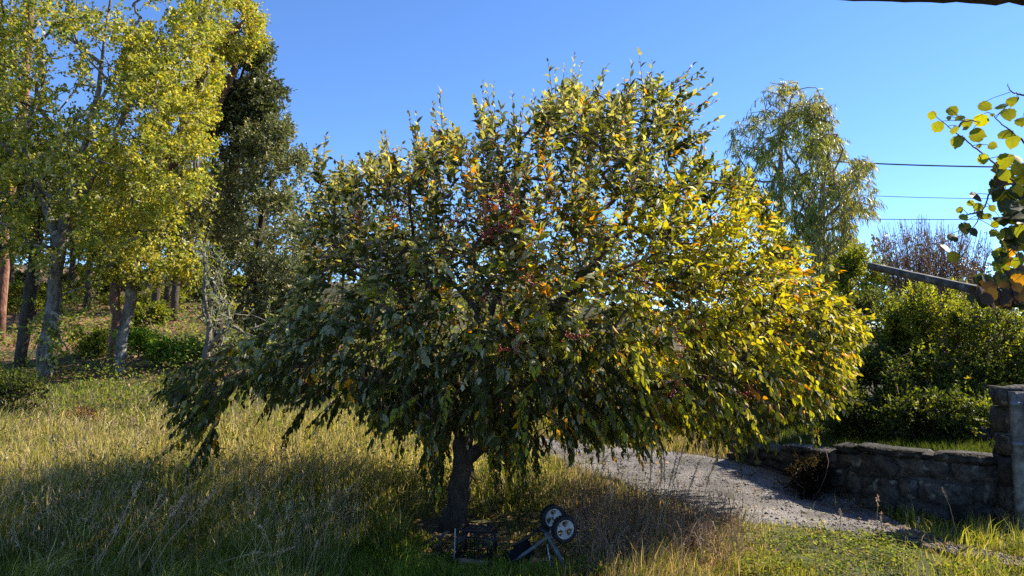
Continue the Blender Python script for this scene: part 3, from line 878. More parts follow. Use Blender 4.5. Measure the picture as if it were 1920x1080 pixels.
for (bu, bv, bD, nb) in bunch:
    nb = int(nb * (1 if bu < 990 and bv < 460 else .6))
    a_ = Acc(); c0 = P(bu, bv, 5.12 if bu < 990 and bv < 460 else bD - .35)
    ax = norm(rng.normal(0, 1, 3) + np.array([0, 0, .6])); ln = .05 + .0014 * nb
    tube(a_, [c0 - ax * ln, c0, c0 + ax * ln], [.0025, .002, .001], 4, (.16, .04, .04))
    tt = rng.uniform(-1, 1, nb); off = rand_dir(nb) * rng.uniform(.012, .075, nb)[:, None]
    bc = c0 + ax * (tt * ln)[:, None] + off
    for p0, q0 in zip(c0 + ax * (tt * ln)[:, None], bc): tube(a_, [p0, q0], [.0012, .001], 3, (.3, .04, .05), caps=False)
    V = bc[:, None] + rng.uniform(.0055, .0075, nb)[:, None, None] * icv[None]
    a_.add(V.reshape(-1, 3), (ict[None] + (np.arange(nb) * 12)[:, None, None]).reshape(-1, 3))
    a_.obj('berry_bunch', M_BERRY, tree, smooth=True)

# ------------------------------------------------------------------ generic wood tree from a picture outline
def outline_points(poly, n, D, half, shell=.7, lobes=None):
    poly = np.array(poly, float); lo, hi = poly.min(0), poly.max(0); c = (lo + hi) / 2; h = (hi - lo) / 2
    outp = np.zeros((0, 3))
    while len(outp) < n:
        u = rng.uniform(lo[0], hi[0], n); v = rng.uniform(lo[1], hi[1], n)
        m_ = inpoly(u, v, poly)
        if lobes is not None: m_ &= rng.random(n) < np.clip((fbm(u / lobes + 3, v / lobes + c[0], 1) - .38) * 5, .05, 1)
        u, v = u[m_], v[m_]
        q_ = np.clip(np.hypot((u - c[0]) / (h[0] * 1.15), (v - c[1]) / (h[1] * 1.15)), 0, .97)
        t_ = rng.uniform(-1, 1, len(u)); t_ = np.sign(t_) * np.abs(t_) ** shell
        sh = 1 - .08 * np.abs(t_)
        outp = np.concatenate([outp, P(c[0] + (u - c[0]) * sh, c[1] + (v - c[1]) * sh, D + t_ * half * np.sqrt(1 - q_ ** 2))])
    return outp[:n]

def wood_tree(name, label, lines, pts, r_base, bark, leafm, cols, wts, K=14, leafL=.085, leafW=.055, tmpl=OAK, shootL=(.25, .5), droop=.1, extra=0, hang=.1, up=.35, cat='tree', group=None, kids=True, r_tip=.006, ang=1.0, bf=.3, grad=None, vary_amt=.22, twig=False):
    base = lines[0][1][0]
    root = empty(name, base, label, cat, group)
    nsk = min(len(pts), 420)
    X, par, n0 = grow(lines, pts[:nsk], bf)
    tr, br, rad = wood(X, par, r_tip, r_base, split=r_base * .33, wob=.05, sub=2, sides=(9, 5, 3))
    tr.obj('trunk', bark, root, smooth=True)
    if br.n: br.obj('limbs', bark, root, smooth=True, kind='stuff')
    cen = pts.mean(0)
    n = len(pts)
    o = norm(pts - cen) * .6 + np.array([0, 0, up]) + rng.normal(0, .5, (n, 3))
    acc = Acc(); tw = Acc() if twig else None
    def cf(pos, s, n, K):
        c = pick(cols, wts, (n, 1)); c2 = pick(cols, wts, (n, K)); m_ = rng.random((n, K, 1)) < .7
        c = np.where(m_, c, c2)
        if grad is not None: c = grad(c, pos)
        return vary(c, vary_amt)
    L = rng.uniform(*shootL, n); o = norm(o)
    shoots(acc, tw, pts - o * (L * .5)[:, None], o, L, K, leafL, leafW, cf, tmpl, droop=droop, ang=ang, hang=hang, r_tw=.004, flat=.2, jit=.4)
    if twig: tw.obj('twigs', bark, root, kind='stuff')
    acc.obj('crown', leafm, root, kind='stuff')
    return root

OAKC = [(.42, .39, .055), (.36, .37, .06), (.22, .265, .045), (.50, .42, .06), (.46, .43, .19), (.13, .16, .035)]
# nearest oak: thick forked trunk
g = on_ground(P(82, 705, 14.0), -.1)
l1 = [(-1, [g, P(86, 660, 14), P(100, 560, 14), P(112, 470, 14), P(128, 390, 14), P(150, 310, 14), P(172, 220, 14), P(190, 120, 14), P(205, 0, 14), P(215, -120, 14)]),
      (4, [P(165, 350, 13.6), P(205, 280, 13.3), P(240, 200, 13)]), (3, [P(90, 400, 14.3), P(70, 330, 14.5), P(40, 260, 14.6)]), (6, [P(210, 150, 14.6), P(260, 60, 14.8)])]
poly = [(-90, -160), (330, -160), (420, -60), (455, -20), (430, 60), (400, 110), (360, 180), (330, 250), (300, 330), (270, 440), (220, 520), (150, 545), (60, 530), (-40, 500), (-120, 300), (-140, 100)]
pts = outline_points(poly, 3700, 14.0, 2.6, lobes=38)
sp = np.concatenate([P(rng.normal(95, 22, 45), rng.uniform(590, 690, 45), rng.normal(13.9, .25, 45)), P(rng.normal(130, 30, 20), rng.uniform(500, 600, 20), rng.normal(13.9, .3, 20))])
wood_tree('oak_tree', 'largest yellow-green oak with leafy shoots round its pale trunk foot', l1, np.concatenate([pts[:400], sp, pts[400:]]), .135, M_OAKBARK, M_OAK, OAKC, [2, 2.5, 4.5, .8, 2, 2], K=13, leafL=.078, leafW=.055)
# oak with the pale leaning trunk
g = on_ground(P(228, 700, 14.6), -.1)
l2 = [(-1, [g, P(226, 660, 14.6), P(236, 600, 14.6), P(246, 530, 14.6), P(262, 460, 14.5), P(285, 380, 14.4), P(300, 280, 14.4), P(310, 180, 14.4), P(315, 90, 14.4)]),
      (4, [P(225, 420, 14.3), P(190, 350, 14.2)]), (4, [P(320, 420, 14.2), P(370, 350, 14.0)]), (6, [P(350, 230, 14.2), P(390, 130, 14.2)])]
poly = [(230, 60), (330, 20), (420, 60), (430, 130), (400, 190), (420, 240), (405, 300), (425, 360), (410, 420), (400, 500), (370, 545), (290, 545), (240, 530), (180, 530), (150, 440), (170, 340), (200, 220)]
pts = outline_points(poly, 3300, 14.2, 2.0, lobes=34)
wood_tree('oak_tree', 'bright yellow oak on a pale leaning trunk with lichen', l2, pts, .105, M_OAKBARK, M_OAK, OAKC, [2.5, 3, 4, 1, 2, 1.4], K=13, leafL=.075, leafW=.052)
# top of a farther oak reaching towards the sky gap
g = on_ground(P(212, 672, 16.2), -.1)
l3 = [(-1, [g, P(213, 640, 16.2), P(222, 590, 16.2), P(214, 560, 16.2), P(235, 470, 16.4), P(300, 330, 16.6), P(370, 180, 16.8), P(430, 60, 16.8)]), (5, [P(380, 250, 16.6), P(440, 130, 16.6)]), (-1, [on_ground(P(226, 668, 16.5), -.1), P(226, 630, 16.5), P(236, 570, 16.5), P(262, 480, 16.6), P(320, 340, 16.8), P(390, 190, 16.9)])]
poly = [(330, -120), (440, -60), (470, 0), (500, 25), (490, 60), (512, 65), (500, 90), (470, 110), (430, 120), (390, 90), (350, 20)]
pts = outline_points(poly, 1000, 16.6, 1.6, lobes=40)
wood_tree('oak_tree', 'thin twin-stemmed oak behind the pale leaning trunk, its top against the sky', l3, pts, .11, M_PINEBARK, M_OAK, OAKC, [1.5, 3, 3, 1, 1, 1.5], K=14, leafL=.08, leafW=.052)
g = on_ground(P(222, 668, 16.4), -.1)
# dark oak at the left
g = on_ground(P(38, 668, 15.5), -.1)
l4 = [(-1, [g, P(45, 620, 15.5), P(58, 540, 15.5), P(66, 470, 15.5), P(62, 430, 15.5), P(45, 380, 15.6), P(30, 300, 15.8), P(10, 200, 16)]), (3, [P(75, 420, 15.6), P(85, 340, 15.8)])]
poly = [(-160, 60), (30, 80), (80, 180), (110, 300), (100, 400), (60, 480), (0, 500), (-80, 520), (-180, 400)]
pts = outline_points(poly, 1500, 16.2, 2.0, lobes=45)
wood_tree('oak_tree', 'dark mossy-footed oak trunk leaning at the far left', l4, pts, .12, M_BARK, M_OAK, OAKC, [1, 2, 3, 1, 1, 2], K=14, leafL=.085, leafW=.058)
# holm oak: tall dark evergreen against the sky
g = on_ground(P(412, 640, 18), -.1)
l5 = [(-1, [g, P(408, 560, 18), P(410, 500, 18), P(418, 430, 18), P(440, 340, 18), P(450, 250, 18), P(450, 150, 18)]), (4, [P(490, 300, 18), P(510, 240, 18)])]
poly = [(385, 40), (430, 22), (485, 50), (520, 95), (528, 150), (545, 175), (530, 230), (500, 260), (470, 300), (440, 300), (420, 360), (380, 330), (370, 200), (360, 140)]
pts = outline_points(poly, 2400, 18, 1.5, lobes=35)
wood_tree('holm_oak', 'tall dark evergreen oak standing against the sky behind the yellow oaks', l5, pts, .13, M_BARK, M_EVER, [(.05, .065, .02), (.10, .115, .045), (.17, .175, .08), (.065, .075, .025)], [3, 2.5, 1.5, 2], K=22, leafL=.088, leafW=.054, tmpl=QUAD, shootL=(.25, .5))
# fine grey-leaved cork oak lower down
g = on_ground(P(470, 665, 16.5), -.1)
l6 = [(-1, [g, P(468, 600, 16.5), P(472, 540, 16.5), P(485, 450, 16.5), P(500, 370, 16.5), P(520, 300, 16.5)]), (2, [P(520, 520, 16.3), P(570, 470, 16.2)]), (3, [P(450, 420, 16.3), P(430, 360, 16.3)])]
poly = [(430, 240), (490, 215), (545, 215), (570, 260), (585, 300), (560, 350), (545, 390), (580, 430), (600, 500), (610, 600), (560, 640), (470, 630), (410, 600), (385, 520), (400, 420), (395, 320)]
pts = outline_points(poly, 2600, 16.4, 1.8, lobes=40)
wood_tree('cork_oak', 'fine-leaved grey-green tree with a fuzzy outline beside the dark evergreen', l6, pts, .12, M_BARK, M_EVER, [(.15, .165, .075), (.24, .24, .13), (.08, .095, .035), (.34, .30, .17)], [3, 2, 2.5, .6], K=24, leafL=.08, leafW=.046, tmpl=QUAD, shootL=(.3, .6))
# silvery sapling left of the broad tree
g = on_ground(P(382, 705, 11.5), -.05)
l7 = [(-1, [g, P(388, 660, 11.5), P(392, 610, 11.5), P(398, 560, 11.5), P(410, 500, 11.5), P(415, 460, 11.5)]), (2, [P(385, 540, 11.4), P(383, 470, 11.4)]), (1, [P(430, 610, 11.3), P(470, 590, 11.2)])]
pts = np.concatenate([P(rng.normal(388, 9, 26), rng.uniform(445, 600, 26), rng.normal(11.4, .2, 26)), P(rng.normal(412, 12, 22), rng.uniform(470, 610, 22), rng.normal(11.4, .2, 22)), P(rng.uniform(400, 520, 45), rng.uniform(560, 680, 45), rng.normal(11.4, .35, 45))])
wood_tree('silver_sapling', 'slender sapling with pale bark and silvery leaf shoots, left of the broad tree', l7, pts, .055, M_OAKBARK, M_LEAF, [(.16, .20, .13), (.24, .27, .20), (.08, .11, .04), (.28, .24, .03)], [3, 2, 2, .4], K=12, leafL=.085, leafW=.04, tmpl=LANCE, shootL=(.3, .45), up=.9, ang=.7, twig=True)

# pine at the left edge
g = on_ground(P(4, 592, 20), -.2)
lp = [(-1, [g, P(6, 500, 20), P(10, 420, 20), P(28, 300, 20), P(46, 190, 20), P(55, 60, 20), P(60, -80, 20)])]
pts = outline_points([(-60, -240), (60, -300), (180, -220), (200, -100), (130, -20), (0, -10), (-80, -100)], 500, 20, 2.4, lobes=50)
wood_tree('pine_tree', 'tall reddish pine trunk at the left edge of the wood', lp, pts, .12, M_PINEBARK, M_EVER, [(.04, .07, .025), (.07, .10, .04)], [1, 1], K=30, leafL=.14, leafW=.006, tmpl=QUAD, shootL=(.3, .5), up=.6)

# ------------------------------------------------------------------ wood on the slope behind
def copy_tree(src, loc, rz, sc_, label):
    r_ = src.copy(); COL.objects.link(r_); r_.location = Vector([float(x) for x in loc]); r_.rotation_euler = (0, 0, rz); r_.scale = (sc_, sc_, sc_); r_['label'] = label
    for c in list(src.children):
        d = c.copy(); COL.objects.link(d); d.parent = r_
    return r_
def bg_tree(name, label, base, H, crown_r, crown_z, r_base, bark, leafm, cols, wts, n, K, leafL, leafW, group):
    base = np.array(base, float)
    ln = [(-1, [base + np.array([0, 0, -.2]), base + np.array([.1, 0, H * .25]), base + np.array([.05, .1, H * .5]), base + np.array([-.1, .1, H * .75]), base + np.array([0, 0, H * .92])])]
    d = rand_dir(n) * (rng.random(n) ** .45)[:, None]
    pts = base + np.array([0, 0, crown_z]) + d * np.array([crown_r, crown_r, (H - crown_z)])
    keep = fbm(pts[:, 0] * 1.3 + pts[:, 1], pts[:, 2] * 1.3, 1) > .40
    return wood_tree(name, label, ln, pts[keep], r_base, bark, leafm, cols, wts, K=K, leafL=leafL, leafW=leafW, tmpl=QUAD, shootL=(.5, .9), group=group)
GB = 'trees of the wood on the slope'
b0 = on_ground(P(325, 590, 24), 0)
bgA = bg_tree('wood_tree', 'dark thin-trunked tree over the leaf litter, between the oaks and the cork oak', b0, 7.0, 2.2, 4.6, .12, M_BARK, M_EVER, [(.06, .08, .025), (.12, .13, .04), (.2, .18, .04)], [2, 2, 1], 520, 18, .13, .075, GB)
b1 = on_ground(P(288, 585, 26), 0)
bgB = bg_tree('wood_tree', 'yellowish tree on a short dark trunk further up the slope', b1, 8.0, 2.6, 5.0, .13, M_BARK, M_OAK, [(.22, .20, .05), (.14, .15, .04), (.08, .10, .03)], [2, 2, 2], 520, 18, .14, .08, GB)
spots_ = [(20, 30, bgA, 'leftmost tree on the skyline of the slope behind the pine'), (95, 33, bgB, 'background tree behind the thick oak trunk'), (160, 28, bgA, 'background tree between the two nearest oak trunks'), (255, 36, bgA, 'far tree seen behind the pale leaning trunk'),
          (350, 32, bgB, 'far tree up the slope behind the dark evergreen'), (430, 34, bgA, 'far dark tree behind the cork oak trunk'), (510, 30, bgB, 'far yellowish tree behind the cork oak crown'), (590, 33, bgA, 'far tree behind the left edge of the broad tree'), (680, 36, bgB, 'far tree behind the left half of the broad tree'),
          (780, 34, bgA, 'far tree hidden behind the heart of the broad tree'), (-80, 27, bgB, 'background tree just outside the left edge of the wood'), (60, 26, bgA, 'dark background tree between the pine and the leaning oak'), (130, 31, bgB, 'yellowish background tree right of the thick oak trunk'), (195, 34, bgA, 'dark background tree left of the pale leaning trunk'), (310, 29, bgB, 'yellowish tree behind the ferns'), (390, 28, bgA, 'dark tree behind the silvery sapling'), (640, 27, bgA, 'mid-distance tree low behind the broad tree')]
for i, (u_, D_, src, lab) in enumerate(spots_):
    p = P(u_, 600, D_); p = on_ground(p, -.05)
    copy_tree(src, p, rng.uniform(0, 6.28), rng.uniform(.72, 1.0) * (1 if u_ < 400 else .55), lab)

# ------------------------------------------------------------------ eucalyptus pair, pole, bare bush, hedge
def euc(name, label, lines, poly, n, D, half, r_base):
    pts = outline_points(poly, n, D, half, lobes=22); k_ = outline_points(poly, n // 6, D, half); pts = np.concatenate([pts[:n - len(k_)], k_]); pts = pts[rng.permutation(len(pts))]
    def gr(c, pos):
        u_, v_ = proj(pos)
        f = np.clip(sstep(260, 160, v_) * .4 + sstep(1500, 1600, u_) * .35, 0, .8)[..., None] * (rng.random(pos.shape[:2] + (1,)) < .5)
        return c * (1 - f) + np.array([.36, .20, .10]) * f
    return wood_tree(name, label, lines, pts, r_base, M_EUCBARK, M_EUC, [(.09, .13, .03), (.18, .23, .045), (.32, .35, .06), (.13, .16, .06)], [1.5, 3, 2.5, 1], K=14, leafL=.21, leafW=.024, tmpl=NARROW, shootL=(.3, .7), droop=.6, hang=1.1, up=.2, grad=gr, r_tip=.008)
g = P(1462, 700, 19.5); g[2] = terrain(g[0], g[1]) - .1
euc('eucalyptus_tree', 'taller eucalyptus with drooping narrow leaves and reddish tips against the sky', [(-1, [g, P(1463, 620, 19.5), P(1464, 520, 19.5), P(1462, 420, 19.5), P(1464, 330, 19.5), P(1466, 240, 19.5), P(1470, 165, 19.5)]), (2, [P(1500, 430, 19.4), P(1530, 370, 19.3)])],
    [(1435, 145), (1480, 138), (1540, 165), (1552, 230), (1562, 300), (1548, 380), (1525, 470), (1470, 510), (1435, 430), (1400, 385), (1375, 310), (1365, 240), (1385, 195), (1428, 180)], 820, 19.5, 1.5, .10)
g = P(1540, 690, 18.3); g[2] = terrain(g[0], g[1]) - .1
euc('eucalyptus_tree', 'lower eucalyptus beside the lattice pole, hanging foliage touching the wires', [(-1, [g, P(1538, 600, 18.3), P(1532, 500, 18.3), P(1536, 420, 18.3), P(1545, 330, 18.3), P(1560, 250, 18.3)]), (3, [P(1590, 370, 18.1), P(1625, 310, 18)])],
    [(1500, 190), (1545, 165), (1575, 230), (1590, 285), (1640, 290), (1655, 340), (1640, 400), (1600, 400), (1625, 470), (1600, 560), (1540, 580), (1515, 480), (1500, 400), (1530, 330)], 820, 18.3, 1.2, .10)

# lattice concrete pole
D = 20.6; a = Acc(); pt = P(1549, 298, D); pbz = terrain(pt[0], pt[1]) - .2
pole = empty('utility_pole', (pt[0], pt[1], pbz), 'grey concrete lattice utility pole half hidden among eucalyptus leaves', 'pole')
Hh = pt[2] - pbz
for sx in (-1, 1):
    a = Acc()
    tube(a, [[pt[0] + sx * .20, D, pbz], [pt[0] + sx * .09, D, pt[2]]], [.052, .04], 4); a.obj('leg', M_POLE, pole)
for k in range(11):
    f = (k + .5) / 11; a = Acc(); hw = .20 + (.09 - .20) * f
    box(a, (pt[0], D, pbz + Hh * f), (hw * 2, .085, .07)); a.obj('rung', M_POLE, pole)
a = Acc(); box(a, (pt[0], D, pt[2] + .0), (.26, .14, .22)); a.obj('cap', M_POLE, pole)
a = Acc(); box(a, (pt[0], D - .1, pt[2] - .75), (.5, .08, .08)); a.obj('crossarm', M_POLE, pole)
wl_ = [(302, 308, .020, 'thick black cable, topmost of the three overhead lines'), (363, 366, .008, 'thin overhead wire, middle one of three'), (409, 392, .011, 'lowest overhead wire above the bare bush')]
for v0, v1, rr, lab in wl_:
    a = Acc(); p0 = P(1549, v0, D - .14); p1 = P(2300, v1, 17); tt = np.linspace(0, 1, 24)[:, None]
    L_ = p0 + (p1 - p0) * tt; L_[:, 2] -= .12 * 4 * tt[:, 0] * (1 - tt[:, 0])
    tube(a, L_, rr, 6); o = a.obj('overhead_wire', M_WIRE); tag(o, lab, 'wire', 'overhead lines')

# nearly bare bush with thin upright twigs
bb0 = P(1748, 600, 14); bb0[2] = terrace_z(bb0[0], bb0[1])[0] - .1
bush = empty('bare_bush', bb0, 'nearly leafless twiggy bush with small reddish-brown leaves against the sky', 'bush')
a = Acc(); lf = Acc(); pos = []
for k in range(260):
    ut = rng.uniform(1632, 1865); vt = 400 + abs(ut - 1725) * .25 + rng.exponential(24)
    tip = P(ut, vt, 14 + rng.normal(0, .55)); b_ = bb0 + np.array([rng.normal(0, .25), rng.normal(0, .25), rng.uniform(.0, .3)])
    mid = b_ * .5 + tip * .5 + np.array([(b_[0] - tip[0]) * -.1, 0, -.12]) + rng.normal(0, .05, 3)
    tt = np.linspace(0, 1, 9)[:, None]; c = (1 - tt) ** 2 * b_ + 2 * tt * (1 - tt) * mid + tt ** 2 * tip + rng.normal(0, .012, (9, 3))
    tube(a, c, np.linspace(.013, .003, 9), 3, caps=False)
    for j in range(7):
        f = rng.uniform(.4, .95); i_ = int(f * 8); q0 = c[i_]; q1 = q0 + np.array([rng.normal(0, .12), rng.normal(0, .12), rng.uniform(.12, .38)])
        tube(a, [q0, q1], [.005, .002], 3, caps=False); pos += [q0 + (q1 - q0) * x for x in rng.random(5)]
pos = np.array(pos) + rng.normal(0, .02, (len(pos), 3)); n = len(pos)
leaves(lf, pos, rand_dir(n) + np.array([0, 0, .3]), rand_dir(n), rng.uniform(.03, .055, n), rng.uniform(.015, .03, n), vary(pick([(.20, .10, .08), (.14, .08, .06), (.25, .17, .08), (.14, .15, .05)], [3, 2, 1, 1], n), .2), QUAD)
a.obj('twigs', M_TWIG, bush); lf.obj('crown', M_EVER, bush, kind='stuff')

HC = [(.075, .10, .02), (.14, .17, .03), (.28, .30, .035), (.045, .06, .018), (.44, .34, .03)]
def shrub(label, u_, v_, ru, rv, D_, n, w_, base_v=None, up=1.0, leafL=.055, leafW=.032, K=18, shootL=(.25, .5), name='hedge_shrub', ground_fn=None, bark=M_TWIG, cols=HC, matl=None, group='hedge shrubs above the wall', half=None):
    poly = [(u_ + ru * math.cos(t_) * (1 + .12 * math.sin(5 * t_ + u_)), v_ + rv * math.sin(t_) * (1 + .12 * math.cos(4 * t_ + u_))) for t_ in np.linspace(0, 2 * math.pi, 18, endpoint=False)]
    pts = outline_points(poly, n, D_, half or ru / F * D_ * .9, lobes=28)
    c0 = P(u_, v_, D_); gz = ground_fn(c0[0], c0[1]); b_ = np.array([c0[0], c0[1], gz - .05])
    mid = (b_ + c0) / 2
    ln = [(-1, [b_, b_ * .7 + c0 * .3 + rng.normal(0, .03, 3), b_ * .4 + c0 * .6 + rng.normal(0, .05, 3)])]
    for k in range(4):
        s_ = b_ + np.array([rng.normal(0, .12), rng.normal(0, .12), 0]); e_ = c0 + rng.normal(0, .25, 3)
        ln.append((-1, [s_, s_ * .6 + e_ * .4 + rng.normal(0, .05, 3), s_ * .3 + e_ * .7]))
    return wood_tree(name, label, ln, pts, .028, bark, matl or M_HEDGE, cols, w_, K=K, leafL=leafL, leafW=leafW, tmpl=QUAD, shootL=shootL, up=up, cat='shrub', group=group, r_tip=.003, hang=0, bf=.2)
tz = lambda x, y: float(terrace_z(x, y)[0])
gz_ = lambda x, y: float(terrain(x, y))
shrub('sunlit yellow-green hedge shrub with upright shoots under the leaning beam', 1775, 615, 82, 88, 9.6, 720, [1.5, 3, 4.5, 1, .5], up=1.4, ground_fn=tz)  # brighter leaf mix puts the sunlight on the hedge top into colour
shrub('leafy hedge shrub next to the dark hollow behind the broad tree', 1700, 625, 62, 85, 9.9, 480, [1.5, 3, 3, 1.5, .2], leafL=.07, leafW=.035, up=1.2, ground_fn=tz)
shrub('hedge shrub below the vine, behind the gate post', 1868, 640, 75, 80, 9.0, 480, [1.5, 3, 3, 1.5, .4], leafL=.045, leafW=.03, up=1.1, ground_fn=tz)
shrub('dark lower shrub with some yellow leaves, over the middle of the wall', 1735, 725, 85, 70, 8.9, 560, [3, 2, .8, 3, .35], up=.4, ground_fn=tz)  # darker leaf mix paints in the shade on the lower hedge shrubs
shrub('dark lower shrub between the yellow-leaved one and the gate post', 1835, 735, 70, 62, 8.7, 480, [3, 2, 1, 3, .35], up=.4, ground_fn=tz)
shrub('dark shrub just right of the broad tree, above the wall', 1625, 725, 70, 75, 9.4, 480, [3, 1.5, .5, 4, .2], up=.4, ground_fn=tz)
shrub('dense black-green shrub in the hollow under the eucalyptus', 1640, 610, 70, 60, 11.5, 480, [2, 1, .3, 5, 0], up=.5, ground_fn=tz)  # darkest leaf mix stands in for the shade of the hollow
shrub('tall shrub at the right edge behind the vine', 1950, 680, 60, 70, 8.6, 380, [3, 2, 1, 3, .2], up=.8, ground_fn=tz)
shrub('shrub on the bank behind the drive, under the right half of the broad tree', 1500, 745, 90, 80, 11.0, 480, [3, 2, .6, 3, .2], up=.5, ground_fn=gz_)
shrub('shrub on the far bank of the drive, behind the middle right of the broad tree', 1370, 755, 90, 75, 12.5, 460, [3, 2, 1, 3, .2], up=.5, ground_fn=gz_)
shrub('far bank shrub above the bend of the drive', 1240, 760, 90, 70, 13.5, 440, [3, 2, 1, 2, .2], up=.5, ground_fn=gz_)
shrub('low far shrub where the drive disappears behind the trunk', 1100, 770, 90, 55, 14.5, 420, [2, 3, 2, 2, .2], up=.5, ground_fn=gz_)
shrub('green shrub on the rise behind the drive, seen through the heart of the broad tree', 1010, 735, 95, 70, 15.5, 420, [2, 3, 2, 2, .2], up=.5, ground_fn=gz_)
shrub('tall green shrub beyond the drive, behind the right limb of the broad tree', 1190, 690, 100, 75, 17, 440, [2, 3, 2, 2, .2], up=.5, ground_fn=gz_, leafL=.075, leafW=.045)
shrub('tall shrub behind the right flank of the broad tree, left of the eucalyptus trunks', 1390, 670, 100, 80, 16, 440, [2, 3, 2, 2, .2], up=.5, ground_fn=gz_, leafL=.075, leafW=.045)
shrub('bushy shrub up the slope behind the left half of the broad tree', 860, 700, 100, 75, 17.5, 420, [2, 3, 2, 2, .2], up=.5, ground_fn=gz_, leafL=.075, leafW=.045)
shrub('bushy shrub on the slope where the meadow ends behind the broad tree', 700, 700, 90, 60, 18.5, 400, [2, 3, 3, 1, .2], up=.5, ground_fn=gz_, leafL=.075, leafW=.045)
shrub('willowy pale green shrub hanging beside the beam end', 1610, 520, 42, 55, 13.5, 300, [1, 3, 5, 0, 0], up=.1, ground_fn=gz_, leafL=.12, leafW=.022)
shrub('heap of dead dark brushwood against the drive side of the wall', 1515, 895, 36, 30, 7.9, 110, [1, 1, 0, 0, 0], up=.2, ground_fn=gz_, group='plants on the wall', name='brush_heap', half=.2, leafL=.10, leafW=.012, shootL=(.2, .35), cols=[(.022, .017, .014), (.036, .027, .021), (.1, .1, .1), (.1, .1, .1), (.1, .1, .1)])
shrub('low dark shrub spilling towards the wall top, left part', 1610, 775, 60, 42, 8.7, 300, [4, 1.5, .3, 4, .1], up=.3, ground_fn=tz)  # dark leaf mix again carries the shade low on the hedge
shrub('low dark shrub right behind the wall top, middle part', 1700, 778, 60, 42, 8.25, 320, [4, 1.5, .3, 4, .2], up=.3, ground_fn=tz)
shrub('low dark shrub over the low garden wall beside the gate post', 1800, 775, 60, 36, 8.0, 300, [4, 1.5, .4, 4, .2], up=.3, ground_fn=tz)
shrub('added tall evergreen shrub out of view at the right, put there to shade the hedge', 2000, 600, 80, 100, 9.8, 380, [3, 2, .5, 4, .1], up=.7, ground_fn=tz)  # added shrub past the frame edge, placed to shade the hedge
shrub('dark bramble mound in the shade at the left edge of the meadow', 25, 745, 75, 42, 11.0, 420, [3, 1, .1, 4, .1], up=.4, ground_fn=gz_, group='brambles of the meadow', name='bramble_bush')
shrub('grey-green undergrowth bush between the oak trunks', 165, 640, 40, 25, 17, 260, [1, 3, 3, 0, 0], up=.5, ground_fn=gz_, group='undergrowth below the oaks', name='undergrowth_bush', leafL=.08, leafW=.05)
shrub('pale undergrowth bush behind the pine trunk', 30, 560, 45, 25, 22, 260, [2, 3, 2, 1, 0], up=.5, ground_fn=gz_, group='undergrowth below the oaks', name='undergrowth_bush', leafL=.09, leafW=.06)
shrub('leafy undergrowth bush right of the pale leaning trunk', 275, 590, 40, 22, 22, 260, [2, 3, 3, 0, 0], up=.5, ground_fn=gz_, group='undergrowth below the oaks', name='undergrowth_bush', leafL=.09, leafW=.06)
shrub('rusty dead bracken clump at the edge of the tall grass', 150, 798, 34, 26, 10.3, 130, [1, 1, 0, 0, 0], up=.3, ground_fn=gz_, group='bracken in the meadow', name='bracken_clump', leafL=.09, leafW=.03, cols=[(.20, .10, .05), (.28, .16, .09), (.2, .1, .05), (.2, .1, .05), (.2, .1, .05)])
for k, (u_, v_, lab) in enumerate([(300, 660, 'bright green fern between the pale trunk and the sapling'), (345, 657, 'bright green fern beside the silvery sapling'), (255, 640, 'green fern behind the pale leaning trunk'), (470, 660, 'bright fern right of the sapling, under the cork oak')]):
    shrub(lab, u_, v_, 34, 17, 15.5, 110, [1, 1, 1, 0, 0], up=.7, ground_fn=gz_, group='ferns below the oaks', name='fern', leafL=.12, leafW=.05, cols=[(.24, .36, .05), (.30, .42, .06), (.16, .26, .04), (.1, .1, .1), (.1, .1, .1)])

GU = 'undergrowth bushes in the wood'
ug = [o for o in COL.objects if o.name.startswith('undergrowth_bush') and o.parent is None]
for k in range(44):
    u_ = -60 + 30 * k + rng.normal(0, 12) if k < 34 else 930 + 55 * (k - 34); D_ = rng.uniform(20, 27)
    if u_ < 470: D_ = rng.uniform(28, 34); p = on_ground(P(u_, 600, D_), -.05); src = ug[k % len(ug)]
    zb = min((c.matrix_local.translation.z for c in src.children), default=0)
    o = copy_tree(src, p, rng.uniform(0, 6.28), rng.uniform(.8, 1.5) * (1.3 if u_ > 560 else .8), 'leafy undergrowth bush far up the slope behind the oak trunks' if u_ < 470 else 'leafy undergrowth bush in the wood behind the left half of the broad tree' if u_ < 930 else 'leafy undergrowth bush beyond the drive behind the right half of the broad tree'); o['group'] = GU + (' up the slope' if u_ < 470 else ' left' if u_ < 930 else ' beyond the drive')
# low cover of the bank: leafy herbs and brambles blending into the litter
a = Acc(); n = 30000
D_ = 12.5 * (33 / 12.5) ** rng.random(n); x = rng.uniform(-.85, .02, n) * D_; f = fbm(x, D_, .55); keep = f > .50; x, D_, f = x[keep], D_[keep], f[keep]; n = len(x)
hh = rng.random(n) ** 1.3 * np.clip((f - .48) * 4.5, .05, .6)
leaves(a, np.stack([x, D_, terrain(x, D_) + hh], 1), rng.normal(0, 1, (n, 3)) * np.array([1, 1, .6]), np.array([0, 0, 1.]) + rng.normal(0, .5, (n, 3)), rng.uniform(.05, .11, n) * (D_ / 16), rng.uniform(.03, .06, n) * (D_ / 16), vary(pick([(.13, .19, .035), (.22, .29, .05), (.09, .12, .03), (.26, .17, .09), (.16, .19, .11)], [2.5, 2, 1.5, 1, 1], n), .25), QUAD)
o = a.obj('bank_undergrowth', M_GRASS, kind='stuff'); tag(o, 'low leafy green cover on the bank under the oaks', 'undergrowth')
